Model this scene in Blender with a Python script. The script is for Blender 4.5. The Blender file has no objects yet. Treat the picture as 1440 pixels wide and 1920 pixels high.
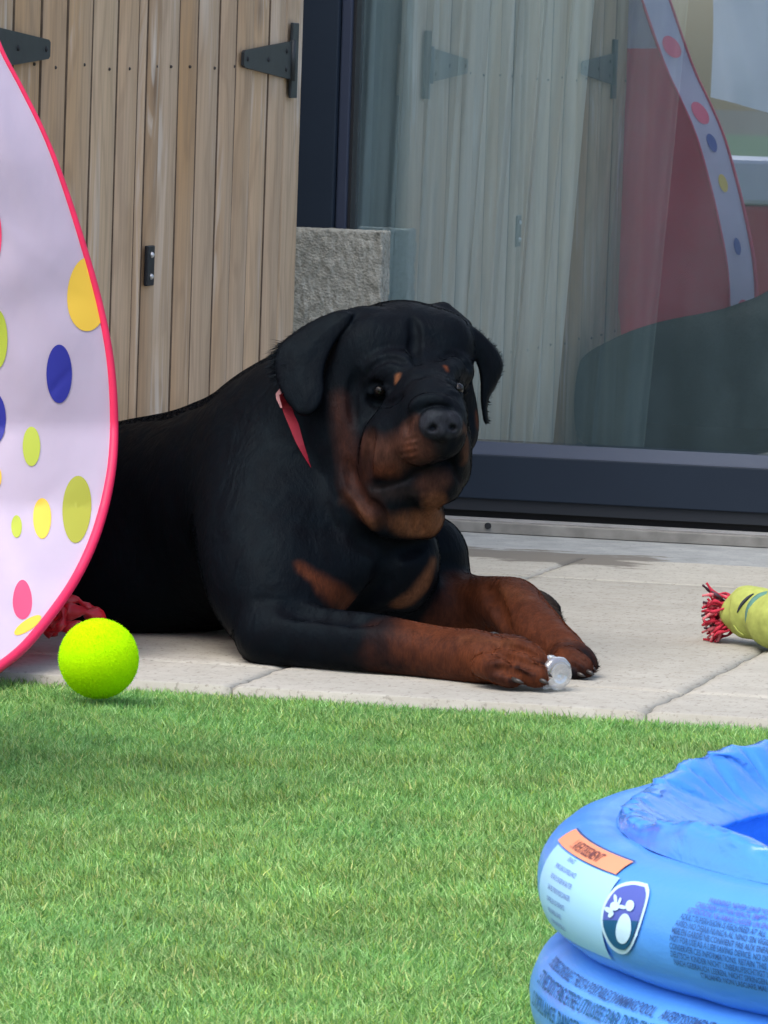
import bpy, bmesh, math, random
import numpy as np
from mathutils import Vector, Matrix, noise as mnoise
from mathutils.bvhtree import BVHTree

random.seed(4)
rng = np.random.default_rng(4)
SC = bpy.context.scene
COL = SC.collection
PI = math.pi
R = math.radians

# ------------------------------------------------------------------ camera
FPX = 10500.0                      # focal length in pixels of the 1440 px wide photograph
CAMH = 0.84
YAW, ROLL = R(14), R(1.9)
PITCH = math.atan((960 - 120) / FPX)
fwd0 = np.array([-math.sin(YAW), math.cos(YAW), 0.0])
right0 = np.array([math.cos(YAW), math.sin(YAW), 0.0])
up0 = np.array([0, 0, 1.0])
FW = fwd0 * math.cos(PITCH) - up0 * math.sin(PITCH)
up1 = up0 * math.cos(PITCH) + fwd0 * math.sin(PITCH)
RT = right0 * math.cos(ROLL) + up1 * math.sin(ROLL)
UP = up1 * math.cos(ROLL) - right0 * math.sin(ROLL)
CAMP = np.array([0, 0, CAMH])
cam_data = bpy.data.cameras.new('camera')
cam = bpy.data.objects.new('camera', cam_data)
COL.objects.link(cam)
m = Matrix.Identity(4)
for i in range(3):
    m[i][0] = RT[i]; m[i][1] = UP[i]; m[i][2] = -FW[i]; m[i][3] = CAMP[i]
cam.matrix_world = m
cam_data.sensor_fit = 'HORIZONTAL'
cam_data.sensor_width = 36
cam_data.lens = FPX / 1440 * 36
cam_data.clip_start = 0.1
cam_data.clip_end = 400
cam_data.dof.use_dof = True
cam_data.dof.focus_distance = 7.75
cam_data.dof.aperture_fstop = 90
SC.camera = cam

# ------------------------------------------------------------------ world, sun, exposure
SUN_EL, SUN_AZ = 58, 205            # degrees; azimuth measured clockwise from +y
world = bpy.data.worlds.new('World')
SC.world = world
world.use_nodes = True
wn = world.node_tree
bg = wn.nodes['Background']
sky = wn.nodes.new('ShaderNodeTexSky')
sky.sky_type = 'NISHITA'
sky.sun_disc = False
sky.sun_elevation = R(SUN_EL)
sky.sun_rotation = R(SUN_AZ)
sky.dust_density = 4.0
sky.air_density = 1.0
wn.links.new(sky.outputs['Color'], bg.inputs['Color'])
bg.inputs['Strength'].default_value = 0.15
sd = bpy.data.lights.new('sun', 'SUN')
sd.energy = 0.8
sd.angle = R(55)
sd.color = (1.0, 0.975, 0.94)
sun = bpy.data.objects.new('sun', sd)
COL.objects.link(sun)
sdir = Vector((math.sin(R(SUN_AZ)) * math.cos(R(SUN_EL)), math.cos(R(SUN_AZ)) * math.cos(R(SUN_EL)), math.sin(R(SUN_EL))))
sun.rotation_euler = sdir.to_track_quat('Z', 'Y').to_euler()
SC.view_settings.view_transform = 'Standard'
SC.view_settings.look = 'None'
SC.view_settings.gamma = 1
SC.view_settings.use_curve_mapping = False
SC.view_settings.exposure = 0.98
SC.cycles.max_bounces = 10
SC.cycles.transparent_max_bounces = 24

# ------------------------------------------------------------------ helpers
def at(px, py, D):
    "world point seen at a pixel of the photograph at axial distance D"
    return CAMP + FW * D + RT * ((px - 720) / FPX * D) + UP * ((960 - py) / FPX * D)

def ray(px, py):
    return FW + RT * ((px - 720) / FPX) + UP * ((960 - py) / FPX)

def on_z(px, py, z=0.0):
    r = ray(px, py); return CAMP + r * ((z - CAMP[2]) / r[2])

def on_y(px, py, y):
    r = ray(px, py); return CAMP + r * (y / r[1])

def on_x(px, py, x):
    r = ray(px, py); return CAMP + r * (x / r[0])

def setp(o, label=None, cat=None, group=None, kind=None):
    if label: o['label'] = label
    if cat: o['category'] = cat
    if group: o['group'] = group
    if kind: o['kind'] = kind
    return o

def empty(name, loc=(0, 0, 0), **k):
    o = bpy.data.objects.new(name, None)
    o.empty_display_size = 0.1
    COL.objects.link(o)
    o.location = loc
    return setp(o, **k)

def link_mesh(name, me, mat=None, parent=None, smooth=False, **k):
    o = bpy.data.objects.new(name, me)
    COL.objects.link(o)
    if mat: me.materials.append(mat)
    if parent:
        o.parent = parent
        o.matrix_parent_inverse = Matrix.Translation(-Vector(parent_world(parent)))
    if smooth:
        me.polygons.foreach_set('use_smooth', np.ones(len(me.polygons), dtype=bool))
    return setp(o, **k)

def parent_world(p):
    v = Vector(p.location)
    if p.parent:
        v = v + parent_world(p.parent) + p.matrix_parent_inverse.translation
    return v

def npmesh(name, V, Fc, smooth=False):
    "mesh from numpy vertices and equal-sized faces"
    V = np.asarray(V, dtype=np.float32); Fc = np.asarray(Fc, dtype=np.int32)
    me = bpy.data.meshes.new(name)
    n = Fc.shape[1]
    me.vertices.add(len(V)); me.vertices.foreach_set('co', V.ravel())
    me.loops.add(Fc.size); me.loops.foreach_set('vertex_index', Fc.ravel())
    me.polygons.add(len(Fc)); me.polygons.foreach_set('loop_start', np.arange(0, Fc.size, n, dtype=np.int32))
    me.polygons.foreach_set('loop_total', np.full(len(Fc), n, dtype=np.int32))
    if smooth: me.polygons.foreach_set('use_smooth', np.ones(len(Fc), dtype=bool))
    me.update(calc_edges=True)
    me.validate()
    return me

def pymesh(name, V, Fc):
    me = bpy.data.meshes.new(name)
    me.from_pydata([tuple(map(float, v)) for v in V], [], Fc)
    me.update()
    return me

def bm_mesh(name, bm):
    me = bpy.data.meshes.new(name)
    bmesh.ops.recalc_face_normals(bm, faces=bm.faces)
    bm.to_mesh(me); bm.free()
    return me

def box_bm(x0, x1, y0, y1, z0, z1, bev=0.0, seg=2):
    bm = bmesh.new()
    bmesh.ops.create_cube(bm, size=1)
    for v in bm.verts:
        v.co = Vector(((x0 + x1) / 2 + v.co.x * (x1 - x0), (y0 + y1) / 2 + v.co.y * (y1 - y0), (z0 + z1) / 2 + v.co.z * (z1 - z0)))
    if bev > 0:
        bmesh.ops.bevel(bm, geom=bm.edges[:], offset=bev, segments=seg, affect='EDGES', profile=0.5)
    return bm

def box(name, x0, x1, y0, y1, z0, z1, mat, parent=None, bev=0.0, **k):
    return link_mesh(name, bm_mesh(name, box_bm(x0, x1, y0, y1, z0, z1, bev)), mat, parent, **k)

def grid_mesh(name, fn, nu, nv, closed_u=False):
    "fn(u,v)->xyz for arrays; u,v in 0..1"
    uu = np.linspace(0, 1, nu, endpoint=not closed_u); vv = np.linspace(0, 1, nv)
    U, W = np.meshgrid(uu, vv, indexing='ij')
    V = fn(U, W).reshape(-1, 3)
    iu = np.arange(nu if closed_u else nu - 1); iv = np.arange(nv - 1)
    I, J = np.meshgrid(iu, iv, indexing='ij'); I = I.ravel(); J = J.ravel(); I2 = (I + 1) % nu
    Fc = np.stack([I * nv + J, I2 * nv + J, I2 * nv + J + 1, I * nv + J + 1], 1)
    return npmesh(name, V, Fc, True)

def tube_mesh(name, pts, rad, seg=10, caps=True):
    pts = [Vector(p) for p in pts]
    n = len(pts)
    rads = rad if hasattr(rad, '__len__') else [rad] * n
    V = []; Fc = []
    prev = None
    for i, p in enumerate(pts):
        t = (pts[min(i + 1, n - 1)] - pts[max(i - 1, 0)]).normalized()
        if prev is None:
            a = Vector((0, 0, 1)) if abs(t.z) < 0.9 else Vector((1, 0, 0))
            nx = t.cross(a).normalized()
        else:
            nx = (prev - t * prev.dot(t)).normalized()
        prev = nx
        ny = t.cross(nx)
        for j in range(seg):
            a = 2 * PI * j / seg
            V.append(p + (nx * math.cos(a) + ny * math.sin(a)) * rads[i])
    for i in range(n - 1):
        for j in range(seg):
            k = (j + 1) % seg
            Fc.append((i * seg + j, i * seg + k, (i + 1) * seg + k, (i + 1) * seg + j))
    if caps:
        Fc.append(tuple(range(seg))[::-1]); Fc.append(tuple((n - 1) * seg + j for j in range(seg)))
    me = pymesh(name, V, Fc)
    me.polygons.foreach_set('use_smooth', np.ones(len(me.polygons), dtype=bool))
    return me

def join_meshes(name, mes):
    bm = bmesh.new()
    for me in mes:
        bm.from_mesh(me)
    out = bpy.data.meshes.new(name)
    bm.to_mesh(out); bm.free()
    out.polygons.foreach_set('use_smooth', np.ones(len(out.polygons), dtype=bool))
    return out

def catmull(P, n=8):
    P = np.asarray(P, float)
    Q = np.vstack([2 * P[0] - P[1], P, 2 * P[-1] - P[-2]])
    out = []
    for i in range(1, len(Q) - 2):
        for t in np.linspace(0, 1, n, endpoint=False):
            a, b, c, d = Q[i - 1], Q[i], Q[i + 1], Q[i + 2]
            out.append(0.5 * (2 * b + (c - a) * t + (2 * a - 5 * b + 4 * c - d) * t * t + (3 * b - a - 3 * c + d) * t ** 3))
    out.append(P[-1])
    return np.array(out)

# ------------------------------------------------------------------ materials
class NT:
    def __init__(s, name):
        s.m = bpy.data.materials.new(name); s.m.use_nodes = True
        s.t = s.m.node_tree; s.b = s.t.nodes['Principled BSDF']; s.o = s.t.nodes['Material Output']
    def n(s, typ, ins=None, **k):
        nd = s.t.nodes.new('ShaderNode' + typ)
        for a, v in k.items(): setattr(nd, a, v)
        for a, v in (ins or {}).items():
            if isinstance(v, bpy.types.NodeSocket): s.t.links.new(v, nd.inputs[a])
            else: nd.inputs[a].default_value = v
        return nd
    def set(s, **k):
        for a, v in k.items():
            a = a.replace('_', ' ')
            if isinstance(v, bpy.types.NodeSocket): s.t.links.new(v, s.b.inputs[a])
            else: s.b.inputs[a].default_value = v
        return s
    def ramp(s, fac, stops, interp='LINEAR'):
        nd = s.t.nodes.new('ShaderNodeValToRGB'); r = nd.color_ramp; r.interpolation = interp
        while len(r.elements) < len(stops): r.elements.new(0.5)
        for e, (p, c) in zip(r.elements, stops):
            e.position = p; e.color = (*c, 1) if len(c) == 3 else c
        s.t.links.new(fac, nd.inputs['Fac'])
        return nd.outputs['Color']
    def coord(s, scale=(1, 1, 1), out='Object', rot=(0, 0, 0)):
        tc = s.n('TexCoord'); mp = s.n('Mapping', {'Vector': tc.outputs[out], 'Scale': scale, 'Rotation': rot})
        return mp.outputs['Vector']
    def noise(s, vec, scale=5, detail=4, rough=0.5, dist=0.0):
        return s.n('TexNoise', {'Vector': vec, 'Scale': scale, 'Detail': detail, 'Roughness': rough, 'Distortion': dist}).outputs['Fac']
    def mix(s, fac, a, b, mode='MIX'):
        nd = s.n('Mix', data_type='RGBA', blend_type=mode)
        for sock, v in ((nd.inputs[0], fac), (nd.inputs[6], a), (nd.inputs[7], b)):
            if isinstance(v, bpy.types.NodeSocket): s.t.links.new(v, sock)
            else: sock.default_value = (*v, 1) if hasattr(v, '__len__') and len(v) == 3 else v
        return nd.outputs[2]
    def bump(s, h, strength=0.3, dist=0.002, normal=None):
        ins = {'Height': h, 'Strength': strength, 'Distance': dist}
        if normal is not None: ins['Normal'] = normal
        nd = s.n('Bump', ins)
        s.t.links.new(nd.outputs['Normal'], s.b.inputs['Normal'])
        return nd.outputs['Normal']

def simple(name, col, rough=0.5, metal=0.0, var=0.0, scale=20, bump=0.0, bdist=0.001, **k):
    M = NT(name)
    v = M.coord()
    f = M.noise(v, scale, 5)
    if var > 0:
        c = M.ramp(f, [(0.3, tuple(x * (1 - var) for x in col)), (0.7, tuple(min(1, x * (1 + var)) for x in col))])
        M.set(Base_Color=c)
    else:
        M.set(Base_Color=(*col, 1))
    M.set(Roughness=rough, Metallic=metal)
    if bump > 0: M.bump(f, bump, bdist)
    for a, b in k.items(): M.set(**{a: b})
    return M.m

def stain(M, c):
    "damp, dirty patch on the paving in front of the door track, with its own shape"
    geo = M.n('NewGeometry')
    sp = M.n('SeparateXYZ', {'Vector': geo.outputs['Position']})
    nz = M.noise(M.n('Mapping', {'Vector': geo.outputs['Position'], 'Scale': (4, 9, 1)}).outputs['Vector'], 2.4, 6, 0.65)
    yy = M.n('Math', {0: sp.outputs['Y'], 1: 9.45}, operation='SUBTRACT')
    yy = M.n('Math', {0: yy.outputs[0]}, operation='ABSOLUTE')
    yy = M.n('Math', {0: yy.outputs[0], 1: -4.2}, operation='MULTIPLY')
    xx = M.n('Math', {0: -2.02, 1: sp.outputs['X']}, operation='SUBTRACT')
    xx = M.n('Math', {0: xx.outputs[0], 1: 4.0}, operation='MULTIPLY')
    mn = M.n('Math', {0: yy.outputs[0], 1: xx.outputs[0]}, operation='MINIMUM')
    nn = M.n('Math', {0: nz, 1: 1.3}, operation='MULTIPLY')
    mm = M.n('Math', {0: mn.outputs[0], 1: nn.outputs[0]}, operation='ADD')
    return M.mix(M.ramp(mm.outputs[0], [(0.05, (0, 0, 0)), (0.16, (0.95, 0.95, 0.95))]), c, (0.15, 0.14, 0.12))

def mat_slab():
    M = NT('beige_slab'); v = M.coord()
    oi = M.n('ObjectInfo')
    big = M.noise(v, 3.5, 5, 0.6)
    fine = M.noise(M.n('Mapping', {'Vector': v, 'Scale': (1, 0.45, 1)}).outputs['Vector'], 120, 3, 0.7)
    mid = M.noise(v, 26, 5, 0.65)
    c = M.ramp(big, [(0.3, (0.34, 0.335, 0.295)), (0.55, (0.405, 0.40, 0.355)), (0.75, (0.45, 0.445, 0.395))])
    c = M.mix(M.ramp(mid, [(0.35, (0.5, 0.5, 0.5)), (0.6, (0, 0, 0))]), c, (0.30, 0.285, 0.24))
    c = M.mix(M.ramp(fine, [(0.34, (0.9, 0.9, 0.9)), (0.45, (0, 0, 0))]), c, (0.22, 0.21, 0.18))
    c = M.mix(0.12, c, M.ramp(oi.outputs['Random'], [(0, (0.30, 0.28, 0.23)), (1, (0.6, 0.58, 0.5))]))
    c = stain(M, c)
    M.set(Base_Color=c, Roughness=0.9)
    h = M.n('Math', {0: fine, 1: mid}, operation='ADD')
    M.bump(h.outputs[0], 0.5, 0.0015)
    return M.m

def mat_wood(name='weathered_board'):
    M = NT(name); oi = M.n('ObjectInfo')
    tc = M.n('TexCoord')
    off = M.n('VectorMath', {0: oi.outputs['Random'], 1: (37.0, 91.0, 53.0)}, operation='MULTIPLY')
    p = M.n('VectorMath', {0: tc.outputs['Object'], 1: off.outputs[0]}, operation='ADD').outputs[0]
    def mp(sc): return M.n('Mapping', {'Vector': p, 'Scale': sc}).outputs['Vector']
    # knots push the grain aside
    vor = M.n('TexVoronoi', {'Vector': mp((7, 7, 2.6)), 'Scale': 1.0, 'Randomness': 1.0}, feature='F1')
    kd = vor.outputs['Distance']
    knot = M.ramp(kd, [(0.0, (1, 1, 1)), (0.16, (0.15, 0.15, 0.15)), (0.30, (0, 0, 0))])
    warp = M.noise(mp((3, 3, 0.9)), 2.2, 3, 0.5)
    ws = M.n('Math', {0: warp, 1: 2.4}, operation='MULTIPLY')
    kk = M.n('Math', {0: kd, 1: 1.6}, operation='MULTIPLY')
    ss = M.n('Math', {0: ws.outputs[0], 1: kk.outputs[0]}, operation='ADD')
    sx = M.n('SeparateXYZ', {'Vector': mp((10, 10, 0.5))})
    a1 = M.n('Math', {0: sx.outputs['Y'], 1: sx.outputs['X']}, operation='ADD')
    a2 = M.n('Math', {0: a1.outputs[0], 1: ss.outputs[0]}, operation='ADD')
    a3 = M.n('Math', {0: a2.outputs[0], 1: 10.0}, operation='MULTIPLY')
    sn = M.n('Math', {0: a3.outputs[0]}, operation='SINE')
    ring = M.n('MapRange', {'Value': sn.outputs[0], 'From Min': -1.0, 'From Max': 1.0}).outputs[0]
    fib = M.noise(mp((160, 160, 5)), 1.0, 4, 0.6)
    tone = M.noise(mp((5, 5, 1.1)), 1.3, 3, 0.5)
    base = M.ramp(oi.outputs['Random'], [(0.0, (0.42, 0.275, 0.155)), (0.25, (0.54, 0.32, 0.145)), (0.5, (0.60, 0.405, 0.235)), (0.75, (0.48, 0.34, 0.225)), (1.0, (0.66, 0.475, 0.295))])
    c = M.mix(M.ramp(tone, [(0.35, (0, 0, 0)), (0.7, (0.55, 0.55, 0.55))]), base, (0.66, 0.515, 0.385))
    rr = M.ramp(ring, [(0.0, (0.0, 0.0, 0.0)), (0.75, (0.06, 0.06, 0.06)), (1.0, (0.24, 0.24, 0.24))])
    c = M.mix(rr, c, (0.22, 0.14, 0.085))
    c = M.mix(M.ramp(fib, [(0.35, (0.3, 0.3, 0.3)), (0.6, (0, 0, 0))]), c, (0.25, 0.175, 0.12))
    # torn pale grain round the knots, dark heart inside
    pale = M.noise(mp((26, 26, 2.4)), 1.0, 3, 0.6, 1.5)
    pr = M.n('Math', {0: M.ramp(pale, [(0.50, (0, 0, 0)), (0.62, (0.9, 0.9, 0.9))]), 1: M.ramp(kd, [(0.12, (1, 1, 1)), (0.48, (0, 0, 0))])}, operation='MULTIPLY')
    c = M.mix(pr.outputs[0], c, (0.74, 0.66, 0.57))
    c = M.mix(M.ramp(kd, [(0.0, (0.8, 0.8, 0.8)), (0.10, (0.25, 0.25, 0.25)), (0.15, (0, 0, 0))]), c, (0.12, 0.07, 0.04))
    M.set(Base_Color=c, Roughness=0.78)
    hh = M.n('Math', {0: fib, 1: ring}, operation='ADD')
    M.bump(hh.outputs[0], 0.35, 0.0012)
    return M.m

def mat_pebble():
    M = NT('pebbledash_render'); v = M.coord()
    vor = M.n('TexVoronoi', {'Vector': M.coord((1, 1, 1.25)), 'Scale': 190}, feature='F1')
    n1 = M.noise(v, 85, 5, 0.7, 1.0)
    n2 = M.noise(v, 14, 4)
    c = M.ramp(n1, [(0.3, (0.19, 0.19, 0.16)), (0.48, (0.34, 0.345, 0.305)), (0.7, (0.45, 0.455, 0.41))])
    c = M.mix(M.ramp(n2, [(0.4, (0, 0, 0)), (0.7, (0.35, 0.35, 0.35))]), c, (0.25, 0.25, 0.215))
    M.set(Base_Color=c, Roughness=0.95)
    h = M.n('Math', {0: n1, 1: vor.outputs['Distance']}, operation='ADD')
    M.bump(h.outputs[0], 0.6, 0.003)
    return M.m

def mat_glass():
    M = NT('double_glazing')
    g = M.n('BsdfGlossy', {'Color': (0.78, 0.90, 1.0, 1), 'Roughness': 0.009})
    nz = M.noise(M.coord((1.2, 1, 0.7)), 1.6, 2, 0.4)
    b = M.n('Bump', {'Height': nz, 'Strength': 0.03, 'Distance': 0.004})
    M.t.links.new(b.outputs[0], g.inputs['Normal'])
    tr = M.n('BsdfTransparent', {'Color': (0.82, 0.95, 0.98, 1)})
    dust_haze = M.n('BsdfDiffuse', {'Color': (0.36, 0.54, 0.62, 1)})  # thin dust, tinted and thickened to paint a pale haze on the glass
    mx = M.n('MixShader', {'Fac': 0.47})
    M.t.links.new(tr.outputs[0], mx.inputs[1]); M.t.links.new(g.outputs[0], mx.inputs[2])
    dn = M.ramp(M.noise(M.coord((3, 3, 1.5)), 3, 6, 0.7), [(0.35, (0.045, 0.045, 0.045)), (0.8, (0.10, 0.10, 0.10))])
    m2 = M.n('MixShader', {'Fac': dn})
    M.t.links.new(mx.outputs[0], m2.inputs[1]); M.t.links.new(dust_haze.outputs[0], m2.inputs[2])
    M.t.links.new(m2.outputs[0], M.o.inputs['Surface'])
    return M.m

def mat_curtain(name, opac, col):
    M = NT(name)
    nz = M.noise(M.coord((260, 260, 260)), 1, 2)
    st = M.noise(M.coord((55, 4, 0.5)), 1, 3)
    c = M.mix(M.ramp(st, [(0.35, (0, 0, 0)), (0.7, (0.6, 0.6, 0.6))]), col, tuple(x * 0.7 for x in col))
    d = M.n('BsdfDiffuse', {'Color': c}); tl = M.n('BsdfTranslucent', {'Color': c}); tr = M.n('BsdfTransparent')
    a = M.n('MixShader', {'Fac': 0.3}); M.t.links.new(d.outputs[0], a.inputs[1]); M.t.links.new(tl.outputs[0], a.inputs[2])
    b = M.n('MixShader', {'Fac': opac}); M.t.links.new(tr.outputs[0], b.inputs[1]); M.t.links.new(a.outputs[0], b.inputs[2])
    M.t.links.new(b.outputs[0], M.o.inputs['Surface'])
    return M.m

def mat_fabric(name, col, transl=0.35, weave=900, bump=0.15, var=0.06):
    M = NT(name); v = M.coord()
    f = M.noise(v, 7, 4)
    c = M.ramp(f, [(0.3, tuple(x * (1 - var) for x in col)), (0.7, tuple(min(1, x * (1 + var)) for x in col))])
    M.set(Base_Color=c, Roughness=0.62, Sheen_Weight=0.2)
    M.bump(M.noise(M.coord((1, 1, 0.6)), 22, 3), bump, 0.004)
    tl = M.n('BsdfTranslucent', {'Color': c})
    mx = M.n('MixShader', {'Fac': transl})
    M.t.links.new(M.b.outputs[0], mx.inputs[1]); M.t.links.new(tl.outputs[0], mx.inputs[2])
    M.t.links.new(mx.outputs[0], M.o.inputs['Surface'])
    return M.m

def mat_vcol(name, rough=0.6, spec=0.5, transl=0.0):
    M = NT(name)
    a = M.n('Attribute', attribute_name='tint')
    M.set(Base_Color=a.outputs['Color'], Roughness=rough, Specular_IOR_Level=spec)
    if transl > 0:
        tl = M.n('BsdfTranslucent', {'Color': a.outputs['Color']})
        mx = M.n('MixShader', {'Fac': transl})
        M.t.links.new(M.b.outputs[0], mx.inputs[1]); M.t.links.new(tl.outputs[0], mx.inputs[2])
        M.t.links.new(mx.outputs[0], M.o.inputs['Surface'])
    return M

def add_tint(me, cols):
    at_ = me.attributes.new('tint', 'FLOAT_COLOR', 'POINT')
    a = np.ones((len(me.vertices), 4), dtype=np.float32); a[:, :3] = cols
    at_.data.foreach_set('color', a.ravel())

SLAB = mat_slab(); WOOD = mat_wood(); PEB = mat_pebble(); GLASS = mat_glass()
FRAME = simple('anthracite_frame', (0.015, 0.025, 0.042), 0.6, Specular_IOR_Level=0.22, var=0.05, scale=6, bump=0.05)
FRAME2 = simple('anthracite_bead', (0.032, 0.043, 0.075), 0.55, Specular_IOR_Level=0.3, var=0.04, scale=6)
RUBBER = simple('black_gasket', (0.008, 0.01, 0.014), 0.6)
ALU = simple('aluminium_track', (0.55, 0.56, 0.57), 0.4, 0.7, var=0.12, scale=30)
IRON = simple('black_painted_iron', (0.022, 0.028, 0.032), 0.5, var=0.2, scale=50, bump=0.1)
_C = NT('grey_concrete'); _cv = _C.coord()
_cc = _C.ramp(_C.noise(_cv, 14, 5, 0.6), [(0.3, (0.24, 0.26, 0.26)), (0.7, (0.36, 0.38, 0.38))])
_cc = _C.mix(_C.ramp(_C.noise(_cv, 150, 3, 0.7), [(0.30, (0.7, 0.7, 0.7)), (0.42, (0, 0, 0))]), _cc, (0.13, 0.13, 0.12))
_C.set(Base_Color=stain(_C, _cc), Roughness=0.92); _C.bump(_C.noise(_cv, 60, 4), 0.4, 0.002)
CONC = _C.m

# ------------------------------------------------------------------ setting: ground, patio, lawn
EDGE_Y = 7.235                       # where lawn meets paving
ground = link_mesh('ground', pymesh('ground', [(-120, -120, -0.06), (120, -120, -0.06), (120, 120, -0.06), (-120, 120, -0.06)], [(0, 1, 2, 3)]),
                   simple('soil', (0.07, 0.055, 0.035), 0.95, var=0.3), kind='structure')
lawn_mat = simple('lawn_base', (0.035, 0.085, 0.018), 0.9, var=0.35, scale=60)
link_mesh('lawn', pymesh('lawn', [(-60, -60, -0.022), (60, -60, -0.022), (60, EDGE_Y + 0.02, -0.022), (-60, EDGE_Y + 0.02, -0.022)], [(0, 1, 2, 3)]), lawn_mat, kind='structure')

patio = empty('patio', (-1.5, 8.3, 0), kind='structure')
def slab(x0, x1, y0, y1):
    nx, ny = 40, 60
    g = 0.0018; gy_ = 0.0042
    xs = np.linspace(x0 + g, x1 - g, nx); ys = np.linspace(y0 + gy_, y1 - gy_, ny)
    X, Y = np.meshgrid(xs, ys, indexing='ij')
    dx = np.minimum(X - x0, x1 - X); dy = np.minimum(Y - y0, y1 - Y); d = np.minimum(dx, dy)
    wob = np.vectorize(lambda a, b: mnoise.noise((a * 22, b * 22, 3.1)))(X, Y)
    Z = -0.003 * np.exp(-(d - g) / 0.004) * (1 + wob) + 0.0009 * wob
    Xw = X + np.where(dx <= g * 1.01, 1, 0) * wob * 0.002; Yw = Y + np.where(dy <= g * 1.01, 1, 0) * wob * 0.004
    V = np.stack([Xw, Yw, Z], -1).reshape(-1, 3)
    I, J = np.meshgrid(np.arange(nx - 1), np.arange(ny - 1), indexing='ij'); I = I.ravel(); J = J.ravel()
    Fc = np.stack([I * ny + J, (I + 1) * ny + J, (I + 1) * ny + J + 1, I * ny + J + 1], 1).tolist()
    bd = [i * ny for i in range(nx)] + [(nx - 1) * ny + j for j in range(1, ny)] + [i * ny + ny - 1 for i in range(nx - 2, -1, -1)] + [j for j in range(ny - 2, 0, -1)]
    n0 = len(V); low = V[bd].copy(); low[:, 2] = -0.045
    V = np.vstack([V, low])
    for k in range(len(bd)):
        a, b = bd[k], bd[(k + 1) % len(bd)]
        Fc.append([a, n0 + k, n0 + (k + 1) % len(bd), b])
    me = pymesh('slab', V, Fc)
    link_mesh('slab', me, SLAB, patio, smooth=True)
xj = [-3.70, -3.13, -2.567, -2.003, -1.435, -0.868, -0.30, 0.26]
for (ya, yb) in ((EDGE_Y - 0.02, 7.468), (7.468, 9.06), (9.06, 9.47)):
    for a, b in zip(xj[:-1], xj[1:]):
        slab(a, b, ya, yb)
box('concrete_strip', -3.7, 3, 9.472, 10.0, -0.05, -0.004, CONC, None, kind='structure')

# ------------------------------------------------------------------ grass (stuff)
def make_grass(name, n, xr, yr, hmean, w, seed):
    rg = np.random.default_rng(seed)
    x = rg.uniform(*xr, n); y = rg.uniform(*yr, n)
    # keep where the camera frame (plus a margin) looks
    P = np.stack([x, y, np.full(n, 0.0)], 1) - CAMP
    d = P @ FW; u = 720 + FPX * (P @ RT) / d; v = 960 - FPX * (P @ UP) / d
    keep = (u > -260) & (u < 1700) & (v < 2150) | (rg.random(n) < 0.12)
    x, y = x[keep], y[keep]; n = len(x)
    # soft clumps
    cl = np.sin(x * 9.1 + 2 * np.sin(y * 7.3)) * np.sin(y * 8.7 + 1.7 * np.sin(x * 6.1))
    cl2 = np.sin(x * 31 + 3 * np.sin(y * 23)) * np.sin(y * 37 + 2 * np.sin(x * 27))
    h = hmean * rg.uniform(0.6, 1.25, n) * (1 + 0.10 * cl + 0.10 * cl2)
    ang = rg.uniform(0, 2 * PI, n)
    lean = np.clip(np.abs(rg.normal(0.9, 0.45, n)), 0.05, 2.0)
    la = rg.uniform(0, 2 * PI, n) * 0.75 + 1.1 * cl2 + 1.2 * cl
    curl = rg.uniform(0.1, 1.1, n)
    ww = w * rg.uniform(0.6, 1.2, n)
    dirx, diry = np.cos(la), np.sin(la)
    sx, sy = np.cos(ang), np.sin(ang)
    V = np.zeros((n, 5, 3)); zb = -0.022
    for k, t in enumerate((0.0, 0.55, 1.0)):
        b = lean * t * (1 + curl * t) * 0.6
        px_ = x + dirx * h * b; py_ = y + diry * h * b
        pz = zb + h * (t - 0.35 * curl * lean * t * t)
        wd = ww * (1 - 0.2 * t) * 0.5
        if k < 2:
            V[:, 2 * k] = np.stack([px_ - sx * wd, py_ - sy * wd, pz], 1)
            V[:, 2 * k + 1] = np.stack([px_ + sx * wd, py_ + sy * wd, pz], 1)
        else:
            V[:, 4] = np.stack([px_, py_, pz], 1)
    base = (np.arange(n) * 5)[:, None]
    tri = np.array([[0, 1, 3], [0, 3, 2], [2, 3, 4]])
    Fc = (base[:, :, None] + tri[None]).reshape(-1, 3)
    me = npmesh(name, V.reshape(-1, 3), Fc)
    pal = np.array([(0.14, 0.34, 0.10), (0.19, 0.42, 0.14), (0.32, 0.56, 0.25), (0.24, 0.42, 0.09), (0.40, 0.52, 0.22), (0.09, 0.25, 0.06)])
    ids = rg.choice(len(pal), n, p=[0.30, 0.27, 0.14, 0.13, 0.06, 0.10])
    c = pal[ids] * rg.uniform(0.8, 1.2, (n, 1)) * (1 + 0.10 * cl2[:, None])
    c[:, 0] *= 1 + 0.10 * cl
    c = c * np.array([1.22, 1.10, 0.95]) * (1 + 0.13 * np.sin(x * 17 + 2.4 * np.sin(y * 11)) * np.sin(y * 19 + 2 * np.sin(x * 13)))[:, None]
    cols = np.repeat(c[:, None], 5, 1)
    add_tint(me, cols.reshape(-1, 3))
    return me
GR = mat_vcol('grass_blades', 0.55, 0.35, 0.25)
link_mesh('grass', make_grass('grass', 1000000, (-2.75, 0.1), (4.3, EDGE_Y + 0.008), 0.0160, 0.0016, 7), GR.m,
          label='short soft green grass of the lawn in front of the paving', cat='grass', kind='stuff')

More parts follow.
